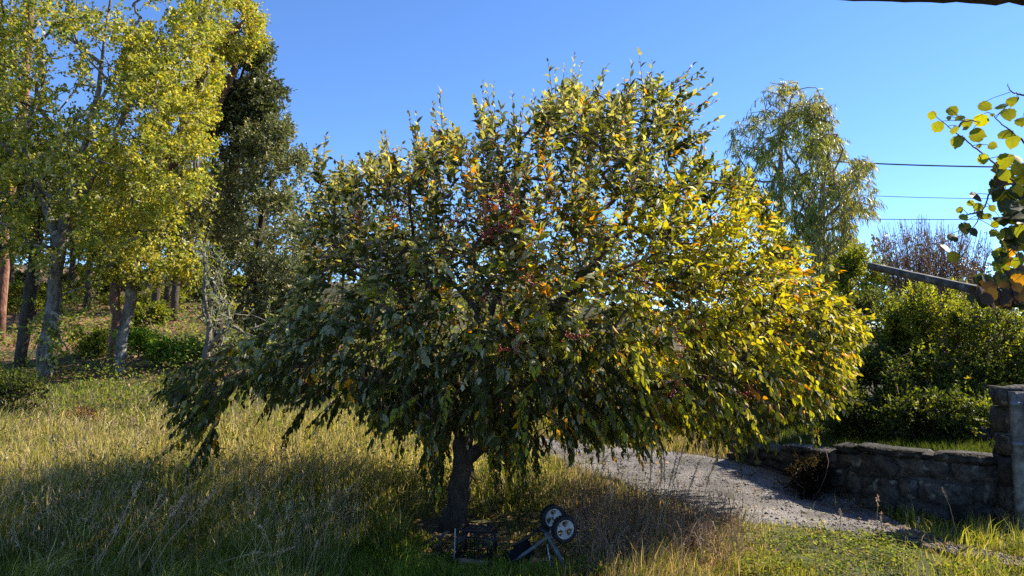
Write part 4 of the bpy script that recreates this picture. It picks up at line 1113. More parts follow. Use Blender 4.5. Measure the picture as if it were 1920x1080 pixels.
# far wood closing the view
a = Acc(); lf = Acc(); n = 34000
uu = rng.uniform(-500, 2500, n); D_ = rng.uniform(34, 52, n); x = (uu - 960) / F * D_; gz = terrain(x, D_)
top = (4.4 + 2.4 * fbm(x * .35, D_ * .2, 1) - 1.6 * sstep(700, 1000, uu)) * (.55 + .9 * noise2(x, D_ * .3, .8))
hh = rng.random(n) ** .7 * top
leaves(lf, np.stack([x, D_, gz + hh], 1), rand_dir(n) + np.array([0, 0, .2]), rand_dir(n), rng.uniform(.2, .42, n), rng.uniform(.12, .25, n), vary(pick([(.07, .09, .03), (.12, .13, .04), (.2, .18, .05), (.04, .055, .02)], [3, 2, 1, 2], n), .25), QUAD)
o = lf.obj('far_wood', M_EVER, kind='stuff'); tag(o, 'distant mixed wood closing the slope behind the trees', 'wood')
# ------------------------------------------------------------------ roof eave over the camera's right
M_TILE = rough_mat('old_roof_tile', (.05, .035, .03), (.16, .10, .075), 12, .6, .01)
M_WOOD = rough_mat('old_timber', (.05, .035, .025), (.14, .10, .07), 10, .6, .01, stretch=(1, 6, 6))
e0, e1 = P(1300, -7, 2.05), P(2250, 17, 1.9)
ev = e1 - e0; el = np.linalg.norm(ev); ed = ev / el
house = empty('house', (1.0, -1.6, 0), 'dark tiled roof eave of a house showing along the top right corner', 'house')
a = Acc(); n = 40
tt = np.linspace(0, 1, n)[:, None]
bd = norm(np.array([0, -1, .32]))
low = e0 + ev * tt; low[:, 2] += rng.normal(0, .002, n)
V = np.stack([low, low + np.array([0, 0, .05]), low + bd * 3.4 + np.array([0, 0, .05]), low + bd * 3.4], 1).reshape(-1, 3)
T = []
for i in range(n - 1):
    for j in range(4):
        p0, p1 = i * 4 + j, i * 4 + (j + 1) % 4; T += [[p0, p1, p1 + 4], [p0, p1 + 4, p0 + 4]]
T += [[0, 2, 1], [0, 3, 2], [4 * n - 4, 4 * n - 3, 4 * n - 2], [4 * n - 4, 4 * n - 2, 4 * n - 1]]
a.add(V, T); a.obj('roof_deck', M_WOOD, house)
mt = None
for k in range(int(el / .17)):
    c0 = e0 + ed * (k + .5) * .17 + np.array([0, -.01, .055]); th = np.linspace(0, math.pi, 7)
    prof = np.stack([np.cos(th) * .085, np.sin(th) * .06], 1)
    ring = lambda q_, s_: np.stack([q_[0] + prof[:, 0] * s_, np.full(7, q_[1]), q_[2] + prof[:, 1] * s_], 1)
    V = np.concatenate([ring(c0, 1), ring(c0 + bd * 3.2, 1), ring(c0, .82), ring(c0 + bd * 3.2, .82)])
    T = []
    for j in range(6):
        T += [[j, j + 1, j + 8], [j, j + 8, j + 7], [14 + j + 1, 14 + j, 21 + j], [14 + j + 1, 21 + j, 21 + j + 1], [j + 1, j, 14 + j], [j + 1, 14 + j, 15 + j]]
    a = Acc(); a.add(V, T); a.obj('roof_tile', M_TILE, house)
a = Acc(); zt = e0[2] + .32 * 3.0
box(a, ((e0[0] + e1[0]) / 2, -1.0, zt / 2 - .05), (el, .3, zt + .1)); a.obj('wall', M_CONC, house)

# ------------------------------------------------------------------ pergola beam and kiwi vine
b0 = P(1632, 499, 5.9); b1 = P(1838, 545, 4.7); bd_ = norm(b1 - b0); bend = b1 + bd_ * 1.3
sup = np.array([bend[0] - .12, bend[1], 0]); sup[2] = terrain(sup[0], sup[1]) - .2
pergola = empty('pergola', sup, 'weathered grey concrete pergola beam pointing out of the vine on the right', 'pergola')
def beam(acc, p0, p1, w_, h_):
    d = norm(p1 - p0); s_ = norm(np.cross(d, [0, 0, 1])); u_ = np.cross(s_, d); nseg = 14; V = []
    for i in range(nseg):
        p = p0 + (p1 - p0) * i / (nseg - 1)
        for sx, sz in ((-1, -1), (-1, 1), (1, 1), (1, -1)):
            V.append(p + s_ * sx * w_ / 2 * (1 + rng.normal(0, .03)) + u_ * sz * h_ / 2 * (1 + rng.normal(0, .03)))
    T = []
    for i in range(nseg - 1):
        for j in range(4):
            x, y = i * 4 + j, i * 4 + (j + 1) % 4; T += [[x, y, y + 4], [x, y + 4, x + 4]]
    T += [[0, 1, 2], [0, 2, 3], [4 * nseg - 4, 4 * nseg - 2, 4 * nseg - 3], [4 * nseg - 4, 4 * nseg - 1, 4 * nseg - 2]]
    acc.add(V, T)
a = Acc(); beam(a, b0, bend, .05, .05); a.obj('beam', M_BEAM, pergola)
a = Acc(); beam(a, sup, np.array([sup[0], sup[1], bend[2] - .01]), .12, .12); a.obj('support_post', M_CONC, pergola)

vine_base = np.array([sup[0] + .25, sup[1] + .1, terrain(sup[0] + .25, sup[1] + .1)])
vine = empty('kiwi_vine', vine_base, 'kiwi vine with round sunlit yellow-green leaves over the pergola beam', 'vine')
Z = lambda zx, zy, D: P(1720 + zx / 2.455, 160 + zy / 2.455, D)
M_CANE = rough_mat('vine_cane', (.06, .04, .03), (.16, .11, .08), 25, .4, .01)
canes = [[(560, 560), (470, 470), (420, 420), (380, 385), (335, 340), (240, 265), (170, 215), (130, 180), (90, 148)], [(560, 340), (491, 262), (405, 190), (330, 125)], [(540, 70), (491, 45), (450, 38), (430, 25), (415, 0), (418, -8)],
         [(540, 480), (420, 450), (335, 488), (300, 580), (265, 650), (225, 690)], [(300, 580), (250, 590), (215, 600)], [(560, 700), (480, 720), (430, 760), (370, 800)], [(560, 930), (480, 920), (400, 940), (300, 950)], [(170, 215), (215, 165), (290, 165)]]
for cn in canes:
    a = Acc(); p = np.array([Z(x, y, 4.55 + .0004 * (x - 300)) for x, y in cn]); p = resample(p, len(p) * 4)
    p[1:-1] += rng.normal(0, .003, (len(p) - 2, 3)); tube(a, p, np.linspace(.009, .0022, len(p)), 5); a.obj('cane', M_CANE, vine, smooth=True)
a = Acc(); vt = Z(560, 560, 4.62); p = resample(np.array([vine_base, vine_base + np.array([.05, .02, .7]), vine_base * .3 + vt * .7 + np.array([.1, 0, -.1]), vt]), 14)
p[1:-1] += rng.normal(0, .012, (12, 3)); tube(a, p, np.linspace(.03, .014, 14), 8); a.obj('stem', M_CANE, vine, smooth=True)
# veins and spots on the vine's leaves follow each leaf's own length and breadth
nt = M_KIWI.node_tree; L_ = nt.links
tc = N_(nt, 'ShaderNodeTexCoord'); sx = N_(nt, 'ShaderNodeSeparateXYZ'); L_.new(tc.outputs['Object'], sx.inputs[0])
def mth(op, a_, b_=None):
    n_ = N_(nt, 'ShaderNodeMath', operation=op)
    for i_, q_ in enumerate((a_, b_)):
        if q_ is None: continue
        if isinstance(q_, (int, float)): n_.inputs[i_].default_value = q_
        else: L_.new(q_, n_.inputs[i_])
    return n_.outputs[0]
ay = mth('ABSOLUTE', sx.outputs['Y']); ph_ = mth('MULTIPLY', mth('SUBTRACT', sx.outputs['X'], mth('MULTIPLY', ay, .75)), 34.0)
vein = mth('MAXIMUM', mth('GREATER_THAN', mth('SINE', ph_), .93), mth('LESS_THAN', ay, .014))
nzk = N_(nt, 'ShaderNodeTexNoise'); nzk.inputs['Scale'].default_value = 7; nzk.inputs['Detail'].default_value = 5; L_.new(tc.outputs['Object'], nzk.inputs['Vector'])
spot = mth('GREATER_THAN', nzk.outputs['Fac'], .66)
sc0 = [n_ for n_ in nt.nodes if n_.type == 'VECT_MATH' and n_.operation == 'SCALE'][0]
outs = [l_.to_socket for l_ in sc0.outputs[0].links]
mv = N_(nt, 'ShaderNodeMix', data_type='RGBA'); L_.new(mth('MULTIPLY', vein, .45), mv.inputs['Factor']); L_.new(sc0.outputs[0], mv.inputs['A']); mv.inputs['B'].default_value = (.10, .10, .02, 1)
ms = N_(nt, 'ShaderNodeMix', data_type='RGBA'); L_.new(mth('MULTIPLY', spot, .8), ms.inputs['Factor']); L_.new(mv.outputs['Result'], ms.inputs['A']); ms.inputs['B'].default_value = (.12, .07, .025, 1)
for s_ in outs: L_.new(ms.outputs['Result'], s_)
# broad round leaf with a notch, a short tip and a cupped blade
def kiwi_leaf(col, cup, seed):
    r_ = np.random.default_rng(seed); n = 22; V = [[0, 0, 0], [.5, 0, -.02]]
    for i in range(n + 1):
        a_ = math.pi - (2 * math.pi) * i / n; rr = .5 * (1 + .055 * r_.normal())
        x = .5 + rr * math.cos(a_) * .98; y = rr * math.sin(a_) * 1.02
        if i in (0, n): x = .06; y = 0
        if i == n // 2: x = 1.10
        if i in (1, n - 1): x -= .05
        V.append([x, y, cup * (y * y * 1.3) - .18 * x * x + .015 * r_.normal()])
    T = [[1, i + 2, i + 3][::-1] for i in range(n)]
    V = np.array(V); V[0] = V[2]
    return np_mesh('leaf', V[1:], np.array(T) - 1, np.zeros((len(V) - 1, 3)) + np.array(col), M_KIWI, smooth=True)
KG, KD, KO, KB = (.23, .25, .014), (.045, .06, .012), (.55, .26, .012), (.06, .035, .02)  # dark green is the leaf tone with shade from other leaves put in
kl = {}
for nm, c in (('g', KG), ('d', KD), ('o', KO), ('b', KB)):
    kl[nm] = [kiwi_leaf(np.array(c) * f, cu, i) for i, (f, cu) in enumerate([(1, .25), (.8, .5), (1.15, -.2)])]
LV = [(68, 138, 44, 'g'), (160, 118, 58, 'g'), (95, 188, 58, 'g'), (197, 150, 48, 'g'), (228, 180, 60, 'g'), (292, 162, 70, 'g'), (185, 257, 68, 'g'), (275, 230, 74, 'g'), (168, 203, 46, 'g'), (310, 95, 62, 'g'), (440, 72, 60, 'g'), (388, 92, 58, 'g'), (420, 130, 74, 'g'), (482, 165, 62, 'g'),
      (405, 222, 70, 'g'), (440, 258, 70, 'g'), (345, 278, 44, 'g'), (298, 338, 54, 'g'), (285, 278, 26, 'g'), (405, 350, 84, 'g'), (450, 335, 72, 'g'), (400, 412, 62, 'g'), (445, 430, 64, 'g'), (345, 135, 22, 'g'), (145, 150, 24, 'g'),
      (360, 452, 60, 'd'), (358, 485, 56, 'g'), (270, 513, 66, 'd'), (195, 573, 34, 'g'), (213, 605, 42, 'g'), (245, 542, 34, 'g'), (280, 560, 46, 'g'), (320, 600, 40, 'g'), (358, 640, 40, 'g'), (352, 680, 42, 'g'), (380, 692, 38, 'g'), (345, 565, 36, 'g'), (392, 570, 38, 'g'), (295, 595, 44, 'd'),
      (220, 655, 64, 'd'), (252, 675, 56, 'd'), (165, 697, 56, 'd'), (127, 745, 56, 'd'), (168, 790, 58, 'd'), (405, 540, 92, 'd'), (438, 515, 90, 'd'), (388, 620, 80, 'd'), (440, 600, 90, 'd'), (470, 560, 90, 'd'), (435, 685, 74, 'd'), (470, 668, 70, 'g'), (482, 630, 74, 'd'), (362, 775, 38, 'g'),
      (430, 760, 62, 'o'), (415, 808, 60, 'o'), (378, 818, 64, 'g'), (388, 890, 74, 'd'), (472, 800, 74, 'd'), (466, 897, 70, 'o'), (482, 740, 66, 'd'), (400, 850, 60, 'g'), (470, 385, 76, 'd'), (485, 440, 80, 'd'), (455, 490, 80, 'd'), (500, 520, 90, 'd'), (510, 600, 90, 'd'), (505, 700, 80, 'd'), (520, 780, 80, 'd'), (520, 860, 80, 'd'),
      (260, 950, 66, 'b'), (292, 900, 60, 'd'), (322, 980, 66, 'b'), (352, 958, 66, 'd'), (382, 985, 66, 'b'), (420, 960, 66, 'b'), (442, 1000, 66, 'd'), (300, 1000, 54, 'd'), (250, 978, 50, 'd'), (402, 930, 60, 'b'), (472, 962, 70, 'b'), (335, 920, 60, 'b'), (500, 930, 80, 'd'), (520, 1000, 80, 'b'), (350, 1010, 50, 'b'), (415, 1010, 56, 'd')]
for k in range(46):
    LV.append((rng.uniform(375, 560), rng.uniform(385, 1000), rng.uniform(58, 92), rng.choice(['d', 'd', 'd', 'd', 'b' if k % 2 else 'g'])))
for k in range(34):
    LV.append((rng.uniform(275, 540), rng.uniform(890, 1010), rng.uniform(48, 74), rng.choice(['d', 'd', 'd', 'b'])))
cane_pts = np.concatenate([resample(np.array([Z(x, y, 4.55 + .0004 * (x - 300)) for x, y in cn]), 40) for cn in canes])
pet = []
for i, (zx, zy, wpx, kd) in enumerate(LV):
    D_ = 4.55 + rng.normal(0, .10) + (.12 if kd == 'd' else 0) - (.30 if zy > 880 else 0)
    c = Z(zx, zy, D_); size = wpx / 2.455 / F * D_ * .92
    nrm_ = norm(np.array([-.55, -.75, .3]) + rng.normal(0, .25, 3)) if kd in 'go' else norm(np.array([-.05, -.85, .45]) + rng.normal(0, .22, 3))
    d_ = norm(np.array([rng.normal(-.2, .7), rng.normal(0, .3), -.6 + rng.normal(0, .5)])); d_ = d_ - nrm_ * np.dot(d_, nrm_); d_ = norm(d_); s_ = np.cross(nrm_, d_)
    basep = c - d_ * size * .5
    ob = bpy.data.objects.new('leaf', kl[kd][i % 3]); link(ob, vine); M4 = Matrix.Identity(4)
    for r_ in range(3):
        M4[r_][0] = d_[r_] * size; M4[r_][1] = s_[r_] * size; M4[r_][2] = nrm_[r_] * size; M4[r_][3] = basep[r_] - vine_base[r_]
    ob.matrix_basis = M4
    j = int(np.argmin(np.linalg.norm(cane_pts - basep, axis=1)))
    if np.linalg.norm(cane_pts[j] - basep) < .35: pet.append((cane_pts[j], basep))
a = Acc()
for p0, p1 in pet: tube(a, [p0, (p0 + p1) / 2 + np.array([0, 0, .006]), p1], [.0022, .002, .0018], 4, caps=False)
a.obj('leaf_stalks', M_CANE, vine, kind='stuff')
M_KIWIF = rough_mat('kiwi_skin', (.10, .055, .03), (.17, .10, .055), 40, .6, .003)
for zx, zy in ((442, 868), (480, 848)):
    a = Acc(); c = Z(zx, zy, 4.45); th = np.linspace(-1, 1, 9)
    tube(a, [c + np.array([0, 0, .034 * t_]) for t_ in th], .026 * np.sqrt(np.clip(1 - th ** 2, .02, 1)), 10); a.obj('kiwi_fruit', M_KIWIF, vine, smooth=True)

# ------------------------------------------------------------------ crate and upturned trolley under the tree
M_BLACK = plain_mat('black_plastic', (.012, .012, .013), .45, 0, .5)
M_RUB = plain_mat('worn_rubber', (.018, .018, .018), .75, 0, .3)
M_RIM = plain_mat('grey_plastic', (.42, .41, .39), .6, 0, .3, .35, 14)
M_TUBE = plain_mat('dull_grey_tube', (.15, .16, .145), .6, .2, .4, .4, 18)
M_FAB = plain_mat('black_fabric', (.012, .012, .014), .95, 0, .1)
cb = on_ground(P(893, 1045, 5.55), 0)
crate = empty('plastic_crate', cb, 'black slatted plastic crate lying open-side to the viewer beside the trunk', 'crate')
R_ = rotz(math.radians(-12)) @ np.array([[1, 0, 0], [0, math.cos(-.12), -math.sin(-.12)], [0, math.sin(-.12), math.cos(-.12)]])
CW, CD, CH = .235, .26, .21
def lattice(axis_u, axis_v, origin, lu, lv, nu, nv, bar, th):
    a_ = Acc(); nrm_ = np.cross(axis_u, axis_v)
    Rm = np.stack([axis_u, axis_v, nrm_], 1)
    for i in range(nu + 1):
        box(a_, cb + R_ @ (origin + axis_u * lu * i / nu + axis_v * lv / 2), (bar * (1.9 if i in (0, nu) else 1), lv, th), R_ @ Rm)
    for j in range(nv + 1):
        box(a_, cb + R_ @ (origin + axis_v * lv * j / nv + axis_u * lu / 2), (lu - .001, bar * (2.2 if j in (0, nv) else 1) * .98, th * 1.12), R_ @ Rm)
    return a_
X_, Y_, Z_ = np.eye(3)
for nm, au, av, og, lu, lv, nu, nv in (('bottom', X_, Z_, np.array([-CW / 2, CD / 2, .01]), CW, CH, 7, 5), ('side_panel', Y_, Z_, np.array([-CW / 2, -CD / 2, .01]), CD, CH, 6, 4), ('side_panel', Y_, Z_, np.array([CW / 2, -CD / 2, .01]), CD, CH, 6, 4),
                                       ('side_panel', X_, Y_, np.array([-CW / 2, -CD / 2, .012]), CW, CD, 6, 5), ('side_panel', X_, Y_, np.array([-CW / 2, -CD / 2, CH + .008]), CW, CD, 6, 5)):
    lattice(au, av, og, lu, lv, nu, nv, .008, .006).obj(nm, M_BLACK, crate)
a = Acc(); tube(a, [cb + R_ @ np.array([-CW / 2 - .012, -CD / 2 - .012, .005]), cb + R_ @ np.array([-CW / 2 - .012, -CD / 2 - .012, CH + .02])], .005, 6); a.obj('corner_edge', M_RIM, crate)
a = Acc(); p = cb + np.array([.01, -.16, .025]); box(a, p, (.26, .05, .03), rotz(.08) @ np.array([[math.cos(.1), 0, math.sin(.1)], [0, 1, 0], [-math.sin(.1), 0, math.cos(.1)]]))
o = a.obj('wooden_board', rough_mat('bare_wood', (.20, .13, .08), (.36, .25, .17), 14, .4, .005)); tag(o, 'short light wooden board lying in front of the black crate', 'board')
a = Acc(); p = on_ground(P(1003, 1062, 5.35), .03); tube(a, [p + np.array([-.03, 0, -.02]), p + np.array([0, 0, .02]), p + np.array([.04, .01, .01])], [.022, .03, .018], 6)
o = a.obj('terracotta_shard', plain_mat('terracotta', (.36, .13, .07), .8, 0, .2)); tag(o, 'small orange terracotta piece in the grass below the trolley', 'shard')

wA = P(1058, 992, 5.30); wB = P(1036, 970, 5.62)
tz0 = on_ground(P(1030, 1062, 5.4), 0)
trol = empty('trolley', tz0, 'upturned two-wheeled trolley with grey rims lying under the tree', 'trolley')
axd = norm(wA - wB + np.array([.10, -.05, -.02]))
e1_ = norm(np.cross(axd, [0, 0, 1])); e2_ = np.cross(e1_, axd)
def lathe(acc, c, prof, n=28, C=None):
    th = np.arange(n) * 2 * math.pi / n; m_ = len(prof)
    V = np.array([[c + axd * h_ + r_ * (math.cos(t_) * e1_ + math.sin(t_) * e2_) for t_ in th] for (r_, h_) in prof]).reshape(-1, 3); T = []
    for i in range(m_ - 1):
        for j in range(n):
            p0, p1 = i * n + j, i * n + (j + 1) % n; T += [[p0, p1, p1 + n], [p0, p1 + n, p0 + n]]
    acc.add(V, T, C)
for wc in (wA, wB):
    w_e = bpy.data.objects.new('wheel', None); w_e.empty_display_size = .1; link(w_e, trol); w_e.location = Vector([float(x) for x in (wc - tz0)])
    def child(acc, nm, mt_, sm=True):
        o = acc.obj(nm, mt_, None, smooth=sm); me = o.data
        co = np.empty(len(me.vertices) * 3, np.float32); me.vertices.foreach_get('co', co); co = co.reshape(-1, 3) - wc.astype(np.float32); me.vertices.foreach_set('co', co.ravel()); me.update(); o.parent = w_e
    R0 = .094
    a = Acc(); lathe(a, wc, [(R0 - .026, .018), (R0 - .012, .028), (R0 - .003, .024), (R0, .010), (R0, -.010), (R0 - .003, -.024), (R0 - .012, -.028), (R0 - .026, -.018), (R0 - .026, .018)])
    for k in range(34):                                             # tread lugs
        t_ = k * 2 * math.pi / 26; rd = math.cos(t_) * e1_ + math.sin(t_) * e2_; tg = np.cross(axd, rd)
        box(a, wc + rd * (R0 + .001), (.012, .006, .036), np.stack([tg, rd, axd], 1))
    child(a, 'tyre', M_RUB, False)
    a = Acc(); lathe(a, wc, [(R0 - .036, .012), (R0 - .026, .018), (R0 - .026, -.017), (R0 - .036, -.011), (R0 - .036, .012)])
    for k in range(3):                                              # three broad spokes between the openings
        a0 = k * 2 * math.pi / 3 + .5; n = 6; V = []; T = []
        for h_ in (.014, -.004):
            for i in range(n + 1):
                f = -1 + 2 * i / n
                for r_, wd in ((.015, .9), (.036, .5), (R0 - .034, .62)):
                    an = a0 + f * wd; V.append(wc + axd * (h_ - (.006 if r_ < .045 and r_ > .025 else 0)) + r_ * (math.cos(an) * e1_ + math.sin(an) * e2_))
        m_ = (n + 1) * 3
        for i in range(n):
            for j in range(2):
                p0 = i * 3 + j; T += [[p0, p0 + 1, p0 + 4], [p0, p0 + 4, p0 + 3], [m_ + p0 + 1, m_ + p0, m_ + p0 + 4], [m_ + p0 + 4, m_ + p0, m_ + p0 + 3]]
        for j in range(2):
            for i_ in (0, n):
                p0 = i_ * 3 + j; T += [[p0, p0 + 1, m_ + p0 + 1], [p0, m_ + p0 + 1, m_ + p0]]
        a.add(V, T)
    child(a, 'rim', M_RIM, False)
    a = Acc(); lathe(a, wc, [(.001, .020), (.011, .019), (.016, .012), (.016, -.02), (.001, -.02)], 16); child(a, 'hub', M_RIM)
def part_tube(nm, pts, r_, mat_, s_=8):
    a_ = Acc(); tube(a_, np.array(pts), r_, s_); a_.obj(nm, mat_, trol, smooth=True)
part_tube('axle', [wA + axd * .02, wB - axd * .02], .009, M_TUBE)
J = P(1028, 1006, 5.45)
part_tube('axle_bracket', [wB * .5 + wA * .5, P(1034, 994, 5.47), J], .013, M_TUBE)
part_tube('frame_tube', [P(1040, 1009, 5.42), J, P(990, 1034, 5.38), P(955, 1058, 5.33)], .014, M_TUBE)
part_tube('frame_tube', [P(1024, 1000, 5.46), P(1042, 1030, 5.40), P(1062, 1068, 5.34)], .017, M_TUBE)
part_tube('frame_tube', [P(1012, 990, 5.5), P(985, 1012, 5.52), P(962, 1024, 5.5)], .011, M_BLACK)
part_tube('frame_tube', [P(1012, 990, 5.5), P(1022, 996, 5.48), J], .02, M_BLACK)
part_tube('thin_rod', [P(1026, 1020, 5.42), P(1030, 1046, 5.38), P(1033, 1068, 5.36)], .005, plain_mat('pale_rod', (.6, .6, .56), .4, .3))
part_tube('thin_rod', [P(1008, 1060, 5.36), P(1022, 1050, 5.37), P(1028, 1040, 5.38)], .005, M_TUBE)
a = Acc(); n = 9                                                     # sagging black seat cloth
uu, vv = np.meshgrid(np.linspace(0, 1, n), np.linspace(0, 1, n), indexing='ij')
c00, c10, c01, c11 = P(944, 1040, 5.35), P(990, 1012, 5.5), P(962, 1062, 5.3), P(1002, 1036, 5.42)
S_ = (1 - uu)[..., None] * ((1 - vv)[..., None] * c00 + vv[..., None] * c01) + uu[..., None] * ((1 - vv)[..., None] * c10 + vv[..., None] * c11)
S_[..., 2] += .05 * np.sin(uu * 3.1) * np.sin(vv * 3.1) + .01 * rng.normal(size=uu.shape)
ii, jj = np.meshgrid(np.arange(n - 1), np.arange(n - 1), indexing='ij'); q = (ii * n + jj).ravel(); Tq = np.concatenate([np.stack([q, q + n, q + n + 1], 1), np.stack([q, q + n + 1, q + 1], 1)])
a.add(S_, Tq); a.add(S_ - np.array([0, 0, .012]), Tq[:, ::-1]); a.obj('seat_cloth', M_FAB, trol, smooth=True)
for k, (q0, q1, q2, rr, lab) in enumerate([((778, 1022), (808, 1008), (842, 998), .016, 'grey dead branch on the ground left of the trunk'), ((815, 1030), (832, 1008), (838, 995), .013, 'short forked dead branch leaning by the trunk foot'), ((838, 1030), (852, 1018), (866, 1008), .007, 'thin pale stick leaning against the crate'), ((866, 1030), (878, 1040), (892, 1050), .006, 'thin pale stick on the grass before the crate')]):
    a = Acc(); p = np.array([G(q0[0], q0[1] + 6), P(*q1, 6.0 - .1 * k), P(*q2, 6.1 - .15 * k)]); p = resample(p, 9); p[1:-1] += rng.normal(0, .008, (7, 3)); tube(a, p, np.linspace(rr, rr * .5, 9), 6)
    o = a.obj('fallen_branch', M_OAKBARK, smooth=True); tag(o, lab, 'branch', 'dead branches by the trunk')
# ------------------------------------------------------------------ grass and weeds
def blades(acc, base, H, W, lean, C):
    n = len(base); az = rng.uniform(0, 2 * math.pi, n); s = np.stack([np.cos(az), np.sin(az), np.zeros(n)], 1)
    H = H[:, None]; W = W[:, None]
    mid = base + np.array([0, 0, 1.]) * H * .55 + lean * H * .35
    tip = base + np.array([0, 0, 1.]) * H * (1 - .35 * np.linalg.norm(lean, axis=1, keepdims=True)) + lean * H * 1.1
    V = np.stack([base - s * W, base + s * W, mid - s * W * .8, mid + s * W * .8, tip], 1)
    t_ = np.array([[0, 1, 3], [0, 3, 2], [2, 3, 4]])
    acc.add(V.reshape(-1, 3), (t_[None] + (np.arange(n) * 5)[:, None, None]).reshape(-1, 3), np.repeat(C, 5, axis=0))

n = 240000
t_ = rng.random(n); D = 4.0 * (24 / 4.0) ** t_
x = rng.uniform(-.95, .95, n) * D
gz = terrain(x, D); base = np.stack([x, D, gz], 1)
u, v = proj(base)
onroad = inpoly(x + rng.normal(0, .07, n), D + rng.normal(0, .07, n), road_poly)
behind_wall = inpoly(x, D, [tuple(p[:2]) for p in wallA] + [(30, 3), (60, 40), (20, 60), (4, 14)])
keep = ~behind_wall & (~onroad | (rng.random(n) < .02))
patch = fbm(x, D, .9); patch2 = fbm(x + 40, D + 7, 2.2)
hill = sstep(735, 700, v) * sstep(760, 560, u)                       # leaf litter under the trees: sparse
keep &= rng.random(n) > hill * np.clip(.55 + 2.2 * (patch - .5), 0, .92)
keep &= ~((np.hypot(x - tb[0], D - tb[1]) < .35))
keep &= rng.random(n) < 1 - .75 * sstep(1330, 1420, u) * sstep(955, 985, v) * sstep(.50, .40, fbm(x + 40, D + 7, 2.2))
x, D, base, u, v, patch, patch2, hill = [q_[keep] for q_ in (x, D, base, u, v, patch, patch2, hill)]
n = len(x); r1 = rng.random(n)
right = sstep(1000, 1090, u)                    # dry weeds then green verge
verge = sstep(1330, 1420, u + 60 * (patch - .5)) * sstep(955, 985, v)
lush = sstep(1010, 1050, v + 30 * (patch2 - .5)) * sstep(560, 680, u) * sstep(1090, 1010, u)
gold = sstep(770, 800, v) * sstep(960, 880, v) * (1 - right)
H = .13 + .10 * gold + .10 * sstep(880, 960, v) * (1 - right) * (1 - lush)
H = H * (1 - .6 * hill) * (1 - .45 * sstep(800, 760, v)) 
H = np.where(lush > .5, .13, H); H = np.where(right > .5, .15 * (1 + .5 * (patch2 - .5)), H); H = np.where(verge > .5, .06 + .07 * sstep(1640, 1730, u) + .12 * np.clip(patch2 - .45, 0, 1), H)
clr = sstep(760, 830, u) * sstep(1120, 1085, u) * sstep(950, 980, v) * sstep(1078, 1064, v); H = H * (1 - .74 * clr)
H = H * (.45 + .55 * sstep(.3, 1.3, np.hypot(x - tb[0], D - tb[1])))
H = H * rng.uniform(.5, 1.25, n) * (.7 + .6 * patch)
W = .0028 * (D / 6) ** .8 * rng.uniform(.7, 1.5, n)
GR = np.array([.10, .12, .018]); GB_ = np.array([.20, .215, .03]); ST_ = np.array([.56, .46, .26]); OL = np.array([.36, .34, .10]); BR = np.array([.27, .18, .12]); LU = np.array([.20, .32, .035])
def mixc(a_, b_, f): return a_ + (b_ - a_) * f[:, None]
C = mixc(np.tile(GR, (n, 1)), GB_, rng.random(n))
mid = (rng.random(n) < sstep(800, 760, v) * .8); C[mid] = mixc(np.tile(GB_, (n, 1)), np.array([.30, .38, .06]), rng.random(n))[mid]
fg = np.clip(gold * (.42 + 1.6 * (patch2 - .45)) + .24 * (1 - right) * sstep(750, 800, v), 0, .92) * (1 - .5 * hill)
isg = rng.random(n) < fg; C[isg] = mixc(np.tile(ST_, (n, 1)), OL, rng.random(n))[isg]
isd = (rng.random(n) < .52 * right * (1 - verge)); C[isd] = mixc(np.tile(BR, (n, 1)), ST_, rng.random(n) * .6)[isd]
isv = rng.random(n) < .7 * verge; isw = verge * rng.random(n) > .82; C[isv] = mixc(np.tile(GB_ * 1.3, (n, 1)), np.array([.30, .30, .05]), rng.random(n))[isv]
C[isw] = (ST_ * .7)
isl = rng.random(n) < .85 * lush; C[isl] = mixc(np.tile(GR, (n, 1)), LU, rng.random(n))[isl]
C = C * rng.lognormal(0, .2, (n, 1))
cell = np.floor(x * 5).astype(int) * 7919 + np.floor(D * 5).astype(int) * 104729
tuft = np.random.default_rng(3).normal(0, 1, (4096, 3)); tf = tuft[cell % 4096]
lean = np.stack([.05 + .22 * tf[:, 0] + rng.normal(0, .30, n), .22 * tf[:, 1] + rng.normal(0, .30, n), np.zeros(n)], 1)
H = H * np.exp(.28 * tf[:, 2]); C = C * np.exp(.15 * tf[:, :1])
sel = right < .5
for nm, m_, lab in (('meadow_grass', sel & (lush < .5), 'tall green and straw-coloured meadow grass on the left'), ('lush_grass', sel & (lush >= .5), 'short lush green grass in front of the tree'), ('verge_grass', ~sel & (verge > .5), 'bright low grass along the near side of the drive'), ('dry_weeds', ~sel & (verge <= .5), 'brownish dry weeds between the tree and the drive')):
    a = Acc(); blades(a, base[m_], H[m_], W[m_], lean[m_], C[m_]); o = a.obj(nm, M_GRASS, kind='stuff'); tag(o, lab, 'grass' if nm != 'dry_weeds' else 'weeds')

# dry flowering stems over the meadow: thin with small seed heads
a = Acc(); n = 4200
x = rng.uniform(-7.5, 1.2, n); D = 4.9 * (11.5 / 4.9) ** (rng.random(n) ** 1.35); keep = ~inpoly(x, D, road_poly) & (np.hypot(x - tb[0], D - tb[1]) > .9) & ~((x > -1.1) & (D < 6.6)) & (rng.random(n) < np.clip((fbm(x, D, .9) - .36) * 5, .08, 1)); x, D = x[keep], D[keep]; n = len(x)
base = np.stack([x, D, terrain(x, D)], 1); H = rng.uniform(.28, .6, n) * (.7 + .5 * fbm(x, D, .8)); ln = np.stack([rng.normal(.08, .2, n), rng.normal(0, .2, n), np.zeros(n)], 1)
Cs = vary(pick([(.44, .32, .19), (.36, .26, .16), (.26, .18, .11), (.48, .40, .22)], [2, 2, 1.5, 1], n), .15)
blades(a, base, H, np.full(n, .0016) * (D / 6) ** .7, ln, Cs)
